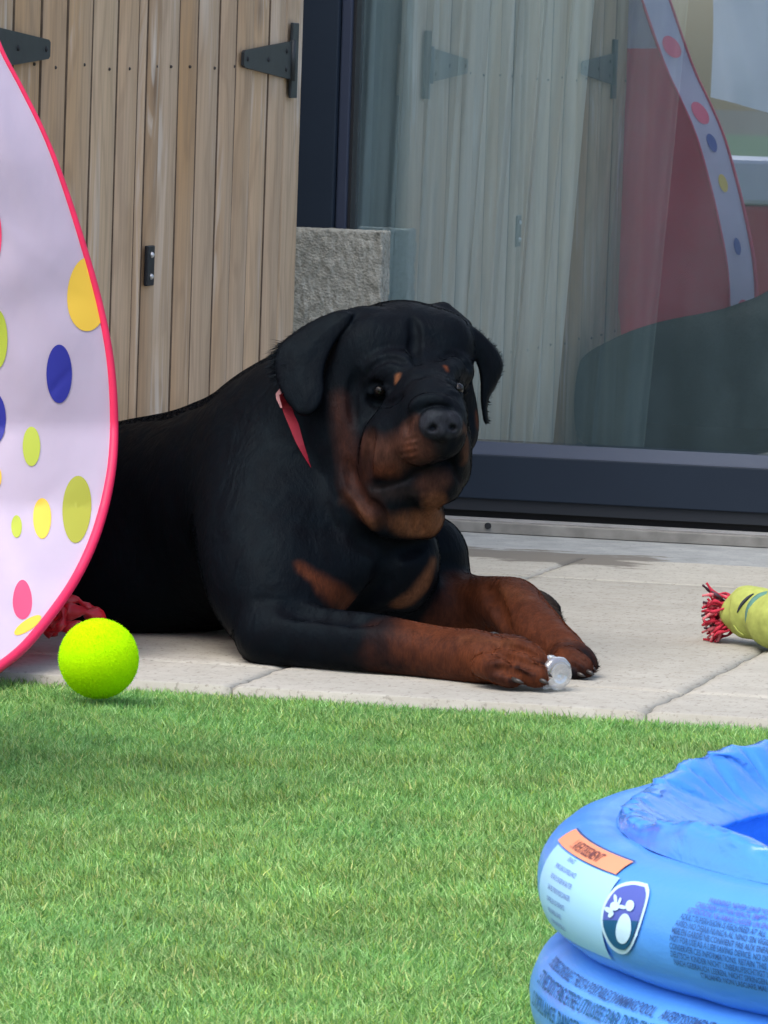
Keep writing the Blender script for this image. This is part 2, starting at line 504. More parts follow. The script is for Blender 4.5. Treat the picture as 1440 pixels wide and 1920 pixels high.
# ------------------------------------------------------------------ sliding glass door
GLY = 10.03                          # outer face of the glass
door = empty('sliding_glass_door', (-1.5, 10.03, 0), label='large sliding glass door with dark anthracite frame, sheer curtain behind', cat='glass door')
xl0 = on_y(572, 0, 9.99)[0]; xm = on_y(634, 200, 9.985)[0]; xl1 = on_y(655, 200, 9.985)[0]
XR = 1.6
box('outer_stile', xl0 - 0.10, xm, 9.972, 10.10, 0.02, 2.4, FRAME, door, bev=0.003)
box('glazing_bead', xm + 0.001, xl1, 9.985, 10.06, 0.16, 2.3, FRAME2, door, bev=0.003)
box('gasket', xl1, xl1 + 0.006, 9.995, 10.05, 0.16, 2.3, RUBBER, door)
zr1 = on_y(1100, 862, 9.965)[2]; zr0 = on_y(1100, 968, 9.965)[2]; zt = on_y(1100, 838, 10.02)[2]; zd = on_y(1100, 945, 9.965)[2]
box('bottom_rail', xm + 0.001, XR, 9.96, 10.10, zd, zr1, FRAME, door, bev=0.002)
# sloping bead on top of the rail
me = pymesh('bead', [(xl1, 9.962, zr1 + 0.0005), (XR, 9.962, zr1 + 0.0005), (XR, 10.024, zt), (xl1, 10.024, zt), (xl1, 10.09, zt), (XR, 10.09, zt), (xl1, 10.09, zr1 + 0.0005), (XR, 10.09, zr1 + 0.0005)],
            [(0, 1, 2, 3), (3, 2, 5, 4), (4, 5, 7, 6), (1, 0, 6, 7), (0, 3, 4, 6), (1, 7, 5, 2)])
link_mesh('sloping_bead', me, FRAME2, door)
RAILD = simple('dark_rail_strip', (0.012, 0.018, 0.027), 0.6)
box('lower_strip', xm + 0.001, XR, 9.968, 10.09, zr0, zd - 0.0005, RAILD, door)
box('brush_gap', xl0, XR, 9.99, 10.09, 0.004, zr0 - 0.0005, RUBBER, door)
tr_ = box('track', xl0, XR, 9.885, 9.985, -0.003, 0.016, simple('dull_track', (0.24, 0.24, 0.225), 0.6, 0.2, var=0.25, scale=25), door, bev=0.001)
box('track_lip', xl0, XR, 9.915, 9.925, 0.0165, 0.0215, ALU, door)
p = on_y(915, 986, 9.884)
bm = bmesh.new(); bmesh.ops.create_cone(bm, segments=12, radius1=0.006, radius2=0.006, depth=0.006, cap_ends=True)
bmesh.ops.rotate(bm, matrix=Matrix.Rotation(PI / 2, 3, 'X'), verts=bm.verts)
bmesh.ops.translate(bm, vec=Vector((p[0], 9.884, max(p[2], 0.006))), verts=bm.verts)
link_mesh('drain_hole', bm_mesh('drain_hole', bm), RUBBER, door)
link_mesh('glass_pane', pymesh('glass_pane', [(xl1, GLY, zt - 0.02), (XR, GLY, zt - 0.02), (XR, GLY, 2.3), (xl1, GLY, 2.3)], [(0, 1, 2, 3)]), GLASS, door)
box('top_rail', xl0 - 0.1, XR, 9.97, 10.10, 2.3, 2.4, FRAME, door, bev=0.003)
box('right_stile', XR, XR + 0.09, 9.97, 10.10, 0.02, 2.4, FRAME, door, bev=0.003)

GXW = -2.58
# house shell and room behind
WALLM = simple('pale_render', (0.45, 0.45, 0.42), 0.9, var=0.1, bump=0.3)
box('house_wall', xl0 - 0.9, 3.0, 10.0, 10.3, 2.402, 3.0, WALLM, None, label='pale rendered house wall above the sliding glass door', cat='wall')
box('house_wall', XR + 0.092, 3.2, 10.0, 10.3, -0.03, 2.4, WALLM, None, label='pale rendered house wall beyond the right end of the glass door', cat='wall')
box('house_wall', xl0 - 1.2, xl0 - 0.102, 10.0, 10.3, -0.03, 2.4, WALLM, None, label='pale rendered house wall left of the door, behind the wooden gate', cat='wall')
ROOM = simple('dark_room_paint', (0.10, 0.12, 0.12), 0.9)
rm = box_bm(xl0 - 1.0, 3.0, 10.32, 13.5, -0.02, 2.6)
link_mesh('room', bm_mesh('room', rm), ROOM, None, kind='structure').hide_render = False
bm = bmesh.new(); bm.from_mesh(bpy.data.objects['room'].data)
bmesh.ops.delete(bm, geom=[f for f in bm.faces if f.calc_center_median().y < 10.4], context='FACES')
bm.to_mesh(bpy.data.objects['room'].data); bm.free()

# curtains
def curtain(name, xa0, xa1, xb0, xb1, y, ztop, zbot, nf, amp, mat, seed, **k):
    "left edge xa (top,bottom), right edge xb (top,bottom)"
    def fn(U, W):
        z = ztop + (zbot - ztop) * W
        x = (xa0 + (xa1 - xa0) * W) * (1 - U) + (xb0 + (xb1 - xb0) * W) * U
        ph = 2 * PI * nf * U
        dy = amp * (0.6 * np.sin(ph + 0.6 * np.sin(seed + 5 * W + 3 * U)) + 0.3 * np.sin(2.3 * ph + seed) + 0.15 * np.sin(5.1 * ph + W))
        x = x + amp * 0.5 * np.cos(ph * 1.3 + seed)
        return np.stack([x, y + dy, z], -1)
    return link_mesh(name, grid_mesh(name, fn, 260, 14), mat, None, smooth=True, **k)
def cx(px, py, y): return on_y(px, py, y)[0]
def edge(pxa, pya, pxb, pyb, y):
    a = on_y(pxa, pya, y); b = on_y(pxb, pyb, y)
    f = lambda z: a[0] + (b[0] - a[0]) * (z - a[2]) / (b[2] - a[2])
    return f
ZT, ZB = 2.2, 0.05
eR1 = edge(1108, 0, 1050, 620, 10.16); eR2 = edge(1283, 50, 1206, 830, 10.20)
xs0 = cx(640, 400, 10.16)
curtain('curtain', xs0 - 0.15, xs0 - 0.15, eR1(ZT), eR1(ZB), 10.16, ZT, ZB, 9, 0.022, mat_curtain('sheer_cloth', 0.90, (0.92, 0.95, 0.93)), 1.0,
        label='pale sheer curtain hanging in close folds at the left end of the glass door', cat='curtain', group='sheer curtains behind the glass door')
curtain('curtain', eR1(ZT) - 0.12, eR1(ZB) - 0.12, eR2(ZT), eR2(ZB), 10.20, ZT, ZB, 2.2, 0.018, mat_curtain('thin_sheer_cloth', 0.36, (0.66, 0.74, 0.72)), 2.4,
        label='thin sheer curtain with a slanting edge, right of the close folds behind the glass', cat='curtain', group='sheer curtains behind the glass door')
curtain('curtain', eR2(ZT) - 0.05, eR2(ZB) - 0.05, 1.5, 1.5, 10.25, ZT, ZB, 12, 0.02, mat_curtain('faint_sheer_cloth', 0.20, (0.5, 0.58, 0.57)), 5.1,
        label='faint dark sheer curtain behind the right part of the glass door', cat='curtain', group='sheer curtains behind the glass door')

box('reflection_wall', GXW - 0.47, GXW - 0.37, 7.3, 9.995, -0.03, 1.9, simple('grey_side_render', (0.22, 0.25, 0.25), 0.9, var=0.1, bump=0.3), None, label='grey wall added unseen behind the wooden gate to fill a reflection in the glass', cat='wall')  # added out of sight to keep lawn and sky out of the reflection
# ------------------------------------------------------------------ pebbledash pier
PX0 = on_y(548, 500, 9.90)[0]; PX1 = on_y(731, 500, 9.962)[0]; PZ = on_y(640, 431, 9.90)[2]
def pier():
    bm = box_bm(PX0 - 0.05, PX1, 9.90, 9.964, -0.02, PZ, 0.004)
    bmesh.ops.subdivide_edges(bm, edges=[e for e in bm.edges if e.calc_length() > 0.05], cuts=70, use_grid_fill=True)
    for v in bm.verts:
        q = v.co * 95
        a = mnoise.noise(q) + 0.6 * mnoise.noise(q * 2.1)
        v.co += Vector((a * 0.0030, -a * 0.0050, mnoise.noise(q + Vector((9, 9, 9))) * 0.0018))
    return bm_mesh('wall_pier', bm)
link_mesh('wall_pier', pier(), PEB, None, smooth=True, label='low grey pebbledash wall pier between the wooden gate and the glass door', cat='wall')

# ------------------------------------------------------------------ wooden gate (runs at right angles to the glass)
GX, GY0 = -2.5804, 9.5355
gate = empty('wooden_gate', (GX, 8.8, 0), label='tall weathered wooden double gate of vertical boards with black hinges', cat='gate')
EDGEM = simple('weathered_shaded_edge', (0.13, 0.085, 0.055), 0.9, var=0.3, scale=40)  # dark weathered edges, with the shade of the board gaps painted in
def board(s0, s1, bulge=0.010, z0=0.02, z1=1.95, name='board', off=0.0, **k):
    g = 0.0030; n = 11
    ts = np.array([-1, -0.945, -0.8, -0.55, -0.3, 0, 0.3, 0.55, 0.8, 0.945, 1])
    prof = []
    hw = (s1 - s0) / 2 - g
    for t in ts:
        prof.append((GX - 0.001 + off + bulge * (1 - abs(t) ** 3.6), GY0 - ((s0 + s1) / 2 + t * hw)))
    prof = [(GX - 0.02, prof[0][1])] + prof + [(GX - 0.02, prof[-1][1])]
    nz = 8
    V = []; Fc = []
    w = rng.uniform(-0.0015, 0.0015, 2)
    for j in range(nz):
        z = z0 + (z1 - z0) * j / (nz - 1)
        for (a, b) in prof: V.append((a + w[0] * math.sin(z * 3 + w[1] * 900), b + w[1] * math.sin(z * 2.1), z))
    m_ = len(prof)
    for j in range(nz - 1):
        for i in range(m_):
            k2 = (i + 1) % m_
            Fc.append((j * m_ + i, j * m_ + k2, (j + 1) * m_ + k2, (j + 1) * m_ + i))
    Fc.append(tuple(range(m_))[::-1]); Fc.append(tuple((nz - 1) * m_ + i for i in range(m_)))
    o = link_mesh(name, pymesh(name, V, Fc), WOOD, gate, **k)
    sm = np.ones(len(o.data.polygons), dtype=bool); sm[-2:] = False
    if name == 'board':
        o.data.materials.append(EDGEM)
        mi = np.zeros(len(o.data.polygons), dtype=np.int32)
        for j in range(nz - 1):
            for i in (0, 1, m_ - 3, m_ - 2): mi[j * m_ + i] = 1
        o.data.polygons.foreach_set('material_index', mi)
    o.data.polygons.foreach_set('use_smooth', sm)
    return o
lines_r = [0.026, 0.129, 0.233, 0.341, 0.443, 0.572, 0.682, 0.796, 0.868]
lines_l = [0.884, 0.915, 1.030, 1.167, 1.299, 1.428, 1.564, 1.69, 1.82, 1.95, 2.08]
for a, b in zip(lines_r[:-1], lines_r[1:]): board(a, b, off=rng.uniform(-0.001, 0.001))
for a, b in zip(lines_l[:-1], lines_l[1:]): board(a, b, off=rng.uniform(-0.001, 0.001))
board(-0.090, 0.022, 0.002, name='gate_post', off=0.004)
box('rear_rail', GX - 0.06, GX - 0.022, GY0 - 2.08, GY0 - 0.05, 0.78, 0.88, WOOD, gate)
box('rear_rail', GX - 0.06, GX - 0.022, GY0 - 2.08, GY0 - 0.05, 0.20, 0.30, WOOD, gate)
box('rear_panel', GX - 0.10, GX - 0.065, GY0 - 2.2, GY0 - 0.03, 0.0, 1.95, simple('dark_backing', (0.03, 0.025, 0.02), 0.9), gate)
HX = GX + 0.0115
def hinge(s_plate, s_tip, zc, parent, flip=1):
    "plate at s_plate, tapering strap to s_tip"
    o = None
    d = 1 if s_tip > s_plate else -1
    yp = GY0 - s_plate
    bm = box_bm(HX - 0.002, HX + 0.004, yp - 0.020, yp + 0.020, zc - 0.066, zc + 0.066, 0.0015)
    plate = link_mesh('hinge', bm_mesh('hinge', bm), IRON, parent)
    ys = GY0 - (s_plate + d * 0.022); yt = GY0 - s_tip
    hw0, hw1 = 0.0335, 0.0135
    V = []
    for xx in (HX - 0.002, HX + 0.0035):
        V += [(xx, ys, zc - hw0), (xx, ys, zc + hw0), (xx, yt + d * 0.008, zc + hw1 + 0.001), (xx, yt, zc + hw1 - 0.003), (xx, yt, zc - hw1 + 0.003), (xx, yt + d * 0.008, zc - hw1 - 0.001)]
    Fc = [(0, 1, 2, 3, 4, 5), (11, 10, 9, 8, 7, 6)] + [(i, (i + 1) % 6 + 0, (i + 1) % 6 + 6, i + 6) for i in range(6)]
    bm = bmesh.new(); bm.from_mesh(pymesh('strap', V, Fc)); bmesh.ops.recalc_face_normals(bm, faces=bm.faces)
    link_mesh('hinge_strap', bm_mesh('hinge_strap', bm), IRON, plate)
    # knuckle
    yk = ys + d * 0.002
    k = tube_mesh('knuckle', [(HX + 0.004, yk, zc - 0.036), (HX + 0.004, yk, zc + 0.036)], 0.006, 12)
    link_mesh('hinge_knuckle', k, IRON, plate)
    for f, dz in ((0.12, 0.016), (0.12, -0.016), (0.5, 0.0), (0.93, 0.0)):
        yy = ys + (yt - ys) * f
        bm = bmesh.new(); bmesh.ops.create_uvsphere(bm, u_segments=10, v_segments=6, radius=0.0045)
        for v in bm.verts: v.co.x *= 0.5
        bmesh.ops.translate(bm, vec=Vector((HX + 0.004, yy, zc + dz)), verts=bm.verts)
        link_mesh('screw', bm_mesh('screw', bm), RUBBER, plate, smooth=True)
    return plate
hinge(0.0, 0.333, 0.8405, gate)
hinge(1.765, 1.424, 0.845, gate)
lat = box('latch', HX - 0.004, HX + 0.003, GY0 - 0.870, GY0 - 0.832, 0.470, 0.535, RUBBER, gate, bev=0.002)
for dz in (0.485, 0.520):
    bm = bmesh.new(); bmesh.ops.create_uvsphere(bm, u_segments=10, v_segments=6, radius=0.005)
    bmesh.ops.translate(bm, vec=Vector((HX + 0.003, GY0 - 0.852, dz)), verts=bm.verts)
    link_mesh('screw', bm_mesh('screw', bm), ALU, lat, smooth=True)
NAILM = simple('nail_head', (0.05, 0.04, 0.035), 0.6)
nl = bmesh.new()
bmesh.ops.create_uvsphere(nl, u_segments=8, v_segments=5, radius=0.0028)
nail_me = bm_mesh('nail', nl); nail_me.materials.append(NAILM)
for lines in (lines_r, lines_l):
    for a, b in zip(lines[:-1], lines[1:]):
        if b - a < 0.05: continue
        for z in (0.822, 0.25):
            o = bpy.data.objects.new('nail', nail_me); COL.objects.link(o); o.parent = gate
            o.matrix_parent_inverse = Matrix.Translation(-gate.location)
            o.location = (GX + 0.0095, GY0 - (a + b) / 2 + rng.uniform(-0.02, 0.02), z + rng.uniform(-0.006, 0.006))

# ------------------------------------------------------------------ the dog: one continuous body from a blended distance field
def cc(px, py, D):
    return np.array([(px - 720) / FPX * D, (960 - py) / FPX * D, D])
def axis(lo, hi, f0, f1, fine, coarse):
    a = [lo]
    while a[-1] < hi:
        s = fine if f0 < a[-1] < f1 else coarse
        a.append(a[-1] + s)
    return np.array(a, dtype=np.float32)
AX = axis(-0.56, 0.325, -0.175, 0.185, 0.0021, 0.0042)
AY = axis(-0.275, 0.325, -0.060, 0.31, 0.0021, 0.0040)
AD = axis(7.46, 8.62, 7.70, 8.06, 0.0021, 0.0050)
FLD = np.full((len(AX), len(AY), len(AD)), 0.06, dtype=np.float32)

def region(lo, hi):
    i0, i1 = np.searchsorted(AX, [lo[0], hi[0]]); j0, j1 = np.searchsorted(AY, [lo[1], hi[1]]); k0, k1 = np.searchsorted(AD, [lo[2], hi[2]])
    sl = (slice(max(i0 - 1, 0), i1 + 1), slice(max(j0 - 1, 0), j1 + 1), slice(max(k0 - 1, 0), k1 + 1))
    return sl, AX[sl[0]][:, None, None], AY[sl[1]][None, :, None], AD[sl[2]][None, None, :]

def blend(sl, d, k, op):
    f = FLD[sl]
    if f.size == 0: return
    d = d.astype(np.float32)
    if op == 'add':
        h = np.clip(0.5 + 0.5 * (f - d) / k, 0, 1)
        FLD[sl] = f + (d - f) * h - k * h * (1 - h)
    else:
        d = -d
        h = np.clip(0.5 - 0.5 * (f - d) / k, 0, 1)
        FLD[sl] = f + (d - f) * h + k * h * (1 - h)

def cone(a, ra, b, rb, k=0.015, op='add'):
    mr = max(ra, rb) + k + 0.012
    lo = np.minimum(a, b) - mr; hi = np.maximum(a, b) + mr
    sl, X, Y, Z = region(lo, hi)
    ab = b - a; L2 = float(ab @ ab) + 1e-12
    t = ((X - a[0]) * ab[0] + (Y - a[1]) * ab[1] + (Z - a[2]) * ab[2]) / L2
    t = np.clip(t, 0, 1)
    d = np.sqrt((X - a[0] - t * ab[0]) ** 2 + (Y - a[1] - t * ab[1]) ** 2 + (Z - a[2] - t * ab[2]) ** 2) - (ra + (rb - ra) * t)
    blend(sl, d, k, op)

def chain(pts, k=0.015, op='add', sub=3):
    "pts: (px,py,D,r_px)"
    P = np.array([[*cc(p[0], p[1], p[2]), p[3] * p[2] / FPX] for p in pts])
    if len(P) > 2: P = catmull(P, sub)
    for i in range(len(P) - 1):
        cone(P[i, :3], P[i, 3], P[i + 1, :3], P[i + 1, 3], k, op)

def rotm(rx, ry, rz):
    return np.array((Matrix.Rotation(R(rz), 3, 'Z') @ Matrix.Rotation(R(ry), 3, 'Y') @ Matrix.Rotation(R(rx), 3, 'X')))

def ell(px, py, D, rx, ry, rd, rz=0, ry_=0, rx_=0, k=0.015, op='add'):
    "ellipsoid, radii in px; rz turns it in the picture plane (counter-clockwise), ry_ about the vertical"
    c = cc(px, py, D); s = D / FPX
    rr = np.array([rx, ry, rd]) * s
    mr = rr.max() + k + 0.012
    sl, X, Y, Z = region(c - mr, c + mr)
    M3 = rotm(rx_, ry_, rz)
    x, y, z = X - c[0], Y - c[1], Z - c[2]
    u = (M3[0, 0] * x + M3[1, 0] * y + M3[2, 0] * z) / rr[0]
    v = (M3[0, 1] * x + M3[1, 1] * y + M3[2, 1] * z) / rr[1]
    w = (M3[0, 2] * x + M3[1, 2] * y + M3[2, 2] * z) / rr[2]
    k0 = np.sqrt(u * u + v * v + w * w) + 1e-9
    k1 = np.sqrt((u / rr[0]) ** 2 + (v / rr[1]) ** 2 + (w / rr[2]) ** 2) + 1e-9
    blend(sl, k0 * (k0 - 1) / k1, k, op)

def flap(poly, D0, gx, gy, t, k=0.004, bulge=0.0, rnd=0.004):
    "hanging ear leather: a rounded plate with the outline poly, lying in the plane D = D0 + gx*(px-cx) + gy*(py-cy)"
    P = catmull(np.array(poly + [poly[0]], float), 4)[:-1]
    cpx, cpy = P.mean(0)
    Q = np.stack([(P[:, 0] - 720) / FPX * D0, (960 - P[:, 1]) / FPX * D0], 1)
    s = D0 / FPX
    c0 = Q.mean(0)
    lo = np.array([Q[:, 0].min() - .02, Q[:, 1].min() - .02, D0 - 0.13]); hi = np.array([Q[:, 0].max() + .02, Q[:, 1].max() + .02, D0 + 0.13])
    sl, X, Y, Z = region(lo, hi)
    x = X[:, :, 0] + 0 * Y[:, :, 0]; y = Y[:, :, 0] + 0 * X[:, :, 0]
    d2 = np.full(x.shape, 1e9); ins = np.zeros(x.shape, bool)
    n = len(Q)
    for i in range(n):
        a, b = Q[i], Q[(i + 1) % n]
        e = b - a; w0 = x - a[0]; w1 = y - a[1]
        tt = np.clip((w0 * e[0] + w1 * e[1]) / (e @ e + 1e-12), 0, 1)
        d2 = np.minimum(d2, (w0 - e[0] * tt) ** 2 + (w1 - e[1] * tt) ** 2)
        c1 = (a[1] <= y) != (b[1] <= y)
        xi = a[0] + (y - a[1]) / (b[1] - a[1] + 1e-12) * e[0]
        ins ^= c1 & (x < xi)
    d2 = np.sqrt(d2); sd = np.where(ins, -d2, d2)
    Dp = D0 + gx * (x - c0[0]) / s + gy * (y - c0[1]) / s - bulge * np.clip(-sd / 0.03, 0, 1) ** 0.6
    tl = 1 / math.sqrt(1 + (gx / s) ** 2 + (gy / s) ** 2)
    dz = np.abs(Z - Dp[:, :, None]) * tl - t
    sdd = (sd + rnd)[:, :, None] * np.ones_like(dz)
    d = np.minimum(np.maximum(sdd, dz + rnd), 0) + np.sqrt(np.maximum(sdd, 0) ** 2 + np.maximum(dz + rnd, 0) ** 2) - rnd
    blend(sl, d, k, 'add')

def surfD(px, py, D=7.85):
    for _ in range(3):
        q = cc(px, py, D)
        i = min(max(int(np.searchsorted(AX, q[0])), 0), len(AX) - 1); j = min(max(int(np.searchsorted(AY, q[1])), 0), len(AY) - 1)
        col = FLD[i, j]
        w = np.nonzero(col < 0)[0]
        if len(w) == 0: return D
        k = w[0]
        if k == 0: return float(AD[0])
        f0, f1 = col[k - 1], col[k]
        D = float(AD[k - 1] + (AD[k] - AD[k - 1]) * f0 / (f0 - f1))
    return D

def groove(pts, r, depth=0.3, k=0.004, op='sub', sub=4):
    "thin furrow or ridge that follows the surface; pts (px,py)"
    P = catmull(np.array(pts, float), sub) if len(pts) > 2 else np.array(pts, float)
    n = len(P)
    Q = []
    for i, (x, y) in enumerate(P):
        D = surfD(x, y)
        t = i / (n - 1)
        rr = r * (0.35 + 0.65 * math.sin(PI * min(max(t, 0.0), 1.0)) ** 0.6) if n > 2 else r
        Q.append((cc(x, y, D + (1 - depth * 2) * -rr * 0.00076 if op == 'sub' else D + rr * 0.00076 * depth), rr * 0.00076))
    for (a, ra), (b, rb) in zip(Q[:-1], Q[1:]):
        if abs(a[2] - b[2]) < 0.03: cone(a, ra, b, rb, k, op)

# --- trunk
chain([(95, 1010, 8.36, 150), (235, 992, 8.30, 186), (390, 972, 8.22, 196), (520, 925, 8.12, 205)], 0.03)
ell(235, 1060, 8.18, 150, 125, 105, rz=-8, k=0.04)                     # near thigh
ell(560, 905, 8.10, 150, 190, 190, k=0.05)                             # shoulders
ell(640, 990, 8.00, 165, 165, 150, k=0.04)                             # chest
ell(700, 1055, 7.97, 118, 92, 110, k=0.03)
ell(612, 1075, 7.90, 70, 70, 60, rz=-35, k=0.03)                       # breast muscles
ell(775, 1065, 7.96, 42, 78, 55, rz=-8, k=0.025)
chain([(545, 850, 8.10, 165), (640, 800, 8.04, 150), (720, 760, 8.00, 120)], 0.04)   # neck
# near shoulder and upper arm
chain([(505, 900, 8.03, 110), (500, 1030, 7.95, 96), (520, 1150, 7.87, 78)], 0.06)
# near foreleg
chain([(505, 1188, 7.83, 56), (600, 1200, 7.80, 54), (700, 1208, 7.76, 50), (790, 1222, 7.73, 44), (850, 1232, 7.70, 44), (905, 1235, 7.67, 48)], 0.018)
ell(512, 1195, 7.83, 66, 56, 55, k=0.02)
ell(935, 1240, 7.65, 66, 44, 48, rz=-14, k=0.014)
NT_ = [  # near paw toes: knuckle, middle, tip
    [(905, 1248, 7.610, 24), (935, 1256, 7.585, 25), (958, 1270, 7.575, 21)],
    [(945, 1238, 7.615, 26), (985, 1254, 7.580, 27), (1008, 1270, 7.572, 21)],
    [(950, 1222, 7.640, 26), (990, 1230, 7.610, 27), (1016, 1254, 7.598, 20)],
    [(930, 1210, 7.680, 22), (975, 1214, 7.665, 21), (1002, 1234, 7.655, 16)]]
for t in NT_: chain(t, 0.0035)
for pts in ([(912, 1258), (945, 1256), (975, 1266), (990, 1276)], [(915, 1232), (950, 1234), (985, 1244), (1008, 1256)], [(925, 1212), (960, 1216), (990, 1226), (1008, 1240)]): groove(pts, 5.5, 0.75, 0.007)
# far foreleg
chain([(800, 1040, 8.10, 76), (815, 1120, 8.10, 60), (870, 1134, 8.06, 48), (930, 1132, 8.00, 42), (965, 1138, 7.95, 44)], 0.02)
ell(972, 1132, 7.95, 44, 40, 40, rz=-30, k=0.012)
chain([(962, 1138, 7.96, 47), (1000, 1175, 7.90, 44), (1040, 1212, 7.85, 37), (1065, 1232, 7.82, 34)], 0.015)
ell(1068, 1236, 7.80, 40, 32, 42, rz=-32, k=0.01)
chain([(760, 1110, 8.02, 60), (820, 1150, 8.05, 55)], 0.03)
FT_ = [
    [(1052, 1236, 7.775, 17), (1070, 1252, 7.755, 18), (1080, 1262, 7.750, 14)],
    [(1066, 1228, 7.775, 18), (1090, 1246, 7.752, 18), (1098, 1258, 7.748, 14)],
    [(1080, 1218, 7.800, 18), (1100, 1236, 7.785, 17), (1107, 1250, 7.780, 13)]]
for t in FT_: chain(t, 0.003)
for pts in ([(1060, 1243), (1076, 1250), (1088, 1262)], [(1074, 1230), (1090, 1238), (1102, 1250)]): groove(pts, 3.0, 0.8, 0.004)
# far hind paw showing behind the wrist
chain([(500, 1070, 8.26, 90), (690, 1110, 8.31, 66), (800, 1128, 8.36, 48), (900, 1130, 8.33, 36)], 0.02)
chain([(900, 1130, 8.33, 34), (965, 1130, 8.30, 30), (1000, 1138, 8.28, 26)], 0.015)
for t in ([(985, 1122, 8.30, 18), (1014, 1126, 8.285, 17), (1040, 1142, 8.28, 13)],
          [(985, 1138, 8.27, 18), (1018, 1144, 8.25, 17), (1044, 1160, 8.24, 13)],
          [(980, 1150, 8.25, 17), (1006, 1158, 8.225, 15), (1022, 1170, 8.22, 11)]): chain(t, 0.004)

groove([(912, 1100), (928, 1135), (942, 1172), (952, 1200)], 6, 0.35, 0.020)
# --- head
ell(742, 690, 8.01, 128, 118, 125, k=0.03)                              # skull
ell(766, 645, 7.985, 104, 68, 96, k=0.04)
ell(812, 700, 7.93, 46, 34, 44, k=0.03)
ell(740, 700, 7.935, 48, 34, 40, k=0.03)
chain([(650, 750, 7.97, 72), (668, 840, 7.95, 66), (700, 905, 7.93, 52)], 0.03)    # near cheek
chain([(848, 735, 7.965, 34), (852, 778, 7.985, 30), (858, 824, 7.97, 30)], 0.022)               # far cheek
ell(688, 668, 7.935, 62, 70, 50, k=0.035)                               # temple muscles
ell(842, 655, 7.965, 44, 60, 50, k=0.03)
# muzzle
chain([(782, 722, 7.905, 46), (800, 760, 7.85, 50), (824, 792, 7.793, 46)], 0.030)
ell(758, 826, 7.858, 80, 70, 62, rz=10, k=0.030)                         # near flew
ell(738, 862, 7.865, 62, 46, 50, rz=22, k=0.022)
ell(712, 885, 7.885, 34, 28, 36, rz=20, k=0.016)
ell(792, 832, 7.805, 46, 42, 40, k=0.018)
ell(858, 832, 7.855, 27, 62, 50, rz=4, k=0.016)                          # far flew
ell(865, 882, 7.87, 17, 30, 30, k=0.012)
ell(830, 822, 7.790, 40, 38, 32, k=0.016)
# chin and jaw
ell(820, 894, 7.850, 44, 36, 38, rz=4, k=0.016)
chain([(828, 913, 7.855, 28), (775, 914, 7.868, 40), (715, 918, 7.893, 42)], 0.016)
ell(842, 912, 7.868, 22, 26, 28, k=0.010)
# throat and dewlap
ell(735, 958, 7.90, 96, 60, 66, rz=-4, k=0.022)
ell(795, 968, 7.91, 34, 42, 40, rz=8, k=0.014)
ell(675, 945, 7.91, 46, 70, 50, rz=24, k=0.024)
# nose pad
ell(827, 785, 7.772, 36, 19, 28, k=0.008)
ell(811, 800, 7.768, 22, 22, 24, k=0.006)
ell(849, 800, 7.772, 18, 21, 24, k=0.006)
ell(829, 808, 7.766, 16, 20, 22, k=0.006)
# brows, then eye sockets
chain([(700, 706, 7.908, 10), (722, 697, 7.896, 11), (748, 695, 7.888, 12), (762, 708, 7.880, 10)], 0.030)
chain([(834, 698, surfD(834, 698) + 0.006, 9), (850, 692, surfD(850, 692) + 0.006, 9), (868, 700, surfD(868, 700) + 0.006, 8)], 0.026)
ell(712, 733, surfD(712, 733) + 0.001, 30, 13, 8, rz=-10, k=0.016, op='sub')
ell(858, 730, surfD(858, 730) + 0.001, 24, 12, 8, rz=8, k=0.014, op='sub')
ell(786, 742, 7.828, 14, 26, 8, rz=-20, k=0.018, op='sub')
EYES = []
for (ex, ey) in ((713, 732), (858, 729)):
    D = surfD(ex, ey)
    EYES.append((ex, ey, D))
for (ex, ey, D), w in zip(EYES, (16, 15)):
    up = [(ex - w - 4, ey + 4), (ex - 8, ey - 6), (ex + 4, ey - 9), (ex + w + 2, ey + 1)]
    lo = [(ex - w - 4, ey + 5), (ex - 5, ey + 10), (ex + 6, ey + 10), (ex + w + 2, ey + 3)]
    groove(up, 3.8, 0.4, 0.006, 'add'); groove(lo, 3.0, 0.4, 0.006, 'add')
# furrows of the face
groove([(694, 812), (687, 838), (684, 862), (687, 890)], 3.5, 0.45, 0.016)       # behind the near flew
groove([(699, 916), (722, 914), (757, 902), (786, 885), (807, 871), (827, 859), (846, 869), (853, 889), (864, 906)], 2.6, 0.6, 0.004)   # lip line
groove([(829, 830), (828, 844), (828, 857)], 2.0, 0.5, 0.003)                 # philtrum
groove([(786, 776), (796, 765), (816, 759), (836, 761), (850, 769)], 2.6, 0.7, 0.004)    # fold above the nose
groove([(772, 766), (786, 754), (810, 748), (840, 752)], 3.0, 1.0, 0.012, 'add')
for pts in ([(756, 828), (770, 824), (784, 821)], [(750, 841), (766, 837), (784, 834)], [(748, 854), (764, 851), (784, 846)], [(754, 867), (768, 864), (782, 860)]):
    groove(pts, 1.3, 0.6, 0.004)                                               # whisker rows
groove([(768, 790), (762, 802), (762, 812)], 2.0, 0.5, 0.006)
groove([(774, 602), (778, 630), (776, 655), (782, 682)], 1.0, 0.45, 0.014)
groove([(684, 708), (702, 684), (730, 672), (758, 680)], 1.4, 0.5, 0.010)
groove([(822, 676), (842, 664), (864, 670), (882, 690)], 1.4, 0.5, 0.010)
groove([(692, 748), (708, 757), (732, 756), (752, 742)], 1.4, 0.5, 0.010)
groove([(668, 700), (660, 740), (664, 790)], 1.6, 0.5, 0.014)
groove([(652, 870), (668, 920), (700, 960)], 5, 0.5, 0.014)
groove([(704, 945), (716, 975), (716, 1000)], 3.5, 0.5, 0.012)                 # dewlap folds
groove([(768, 940), (776, 965), (772, 995)], 3.5, 0.5, 0.012)
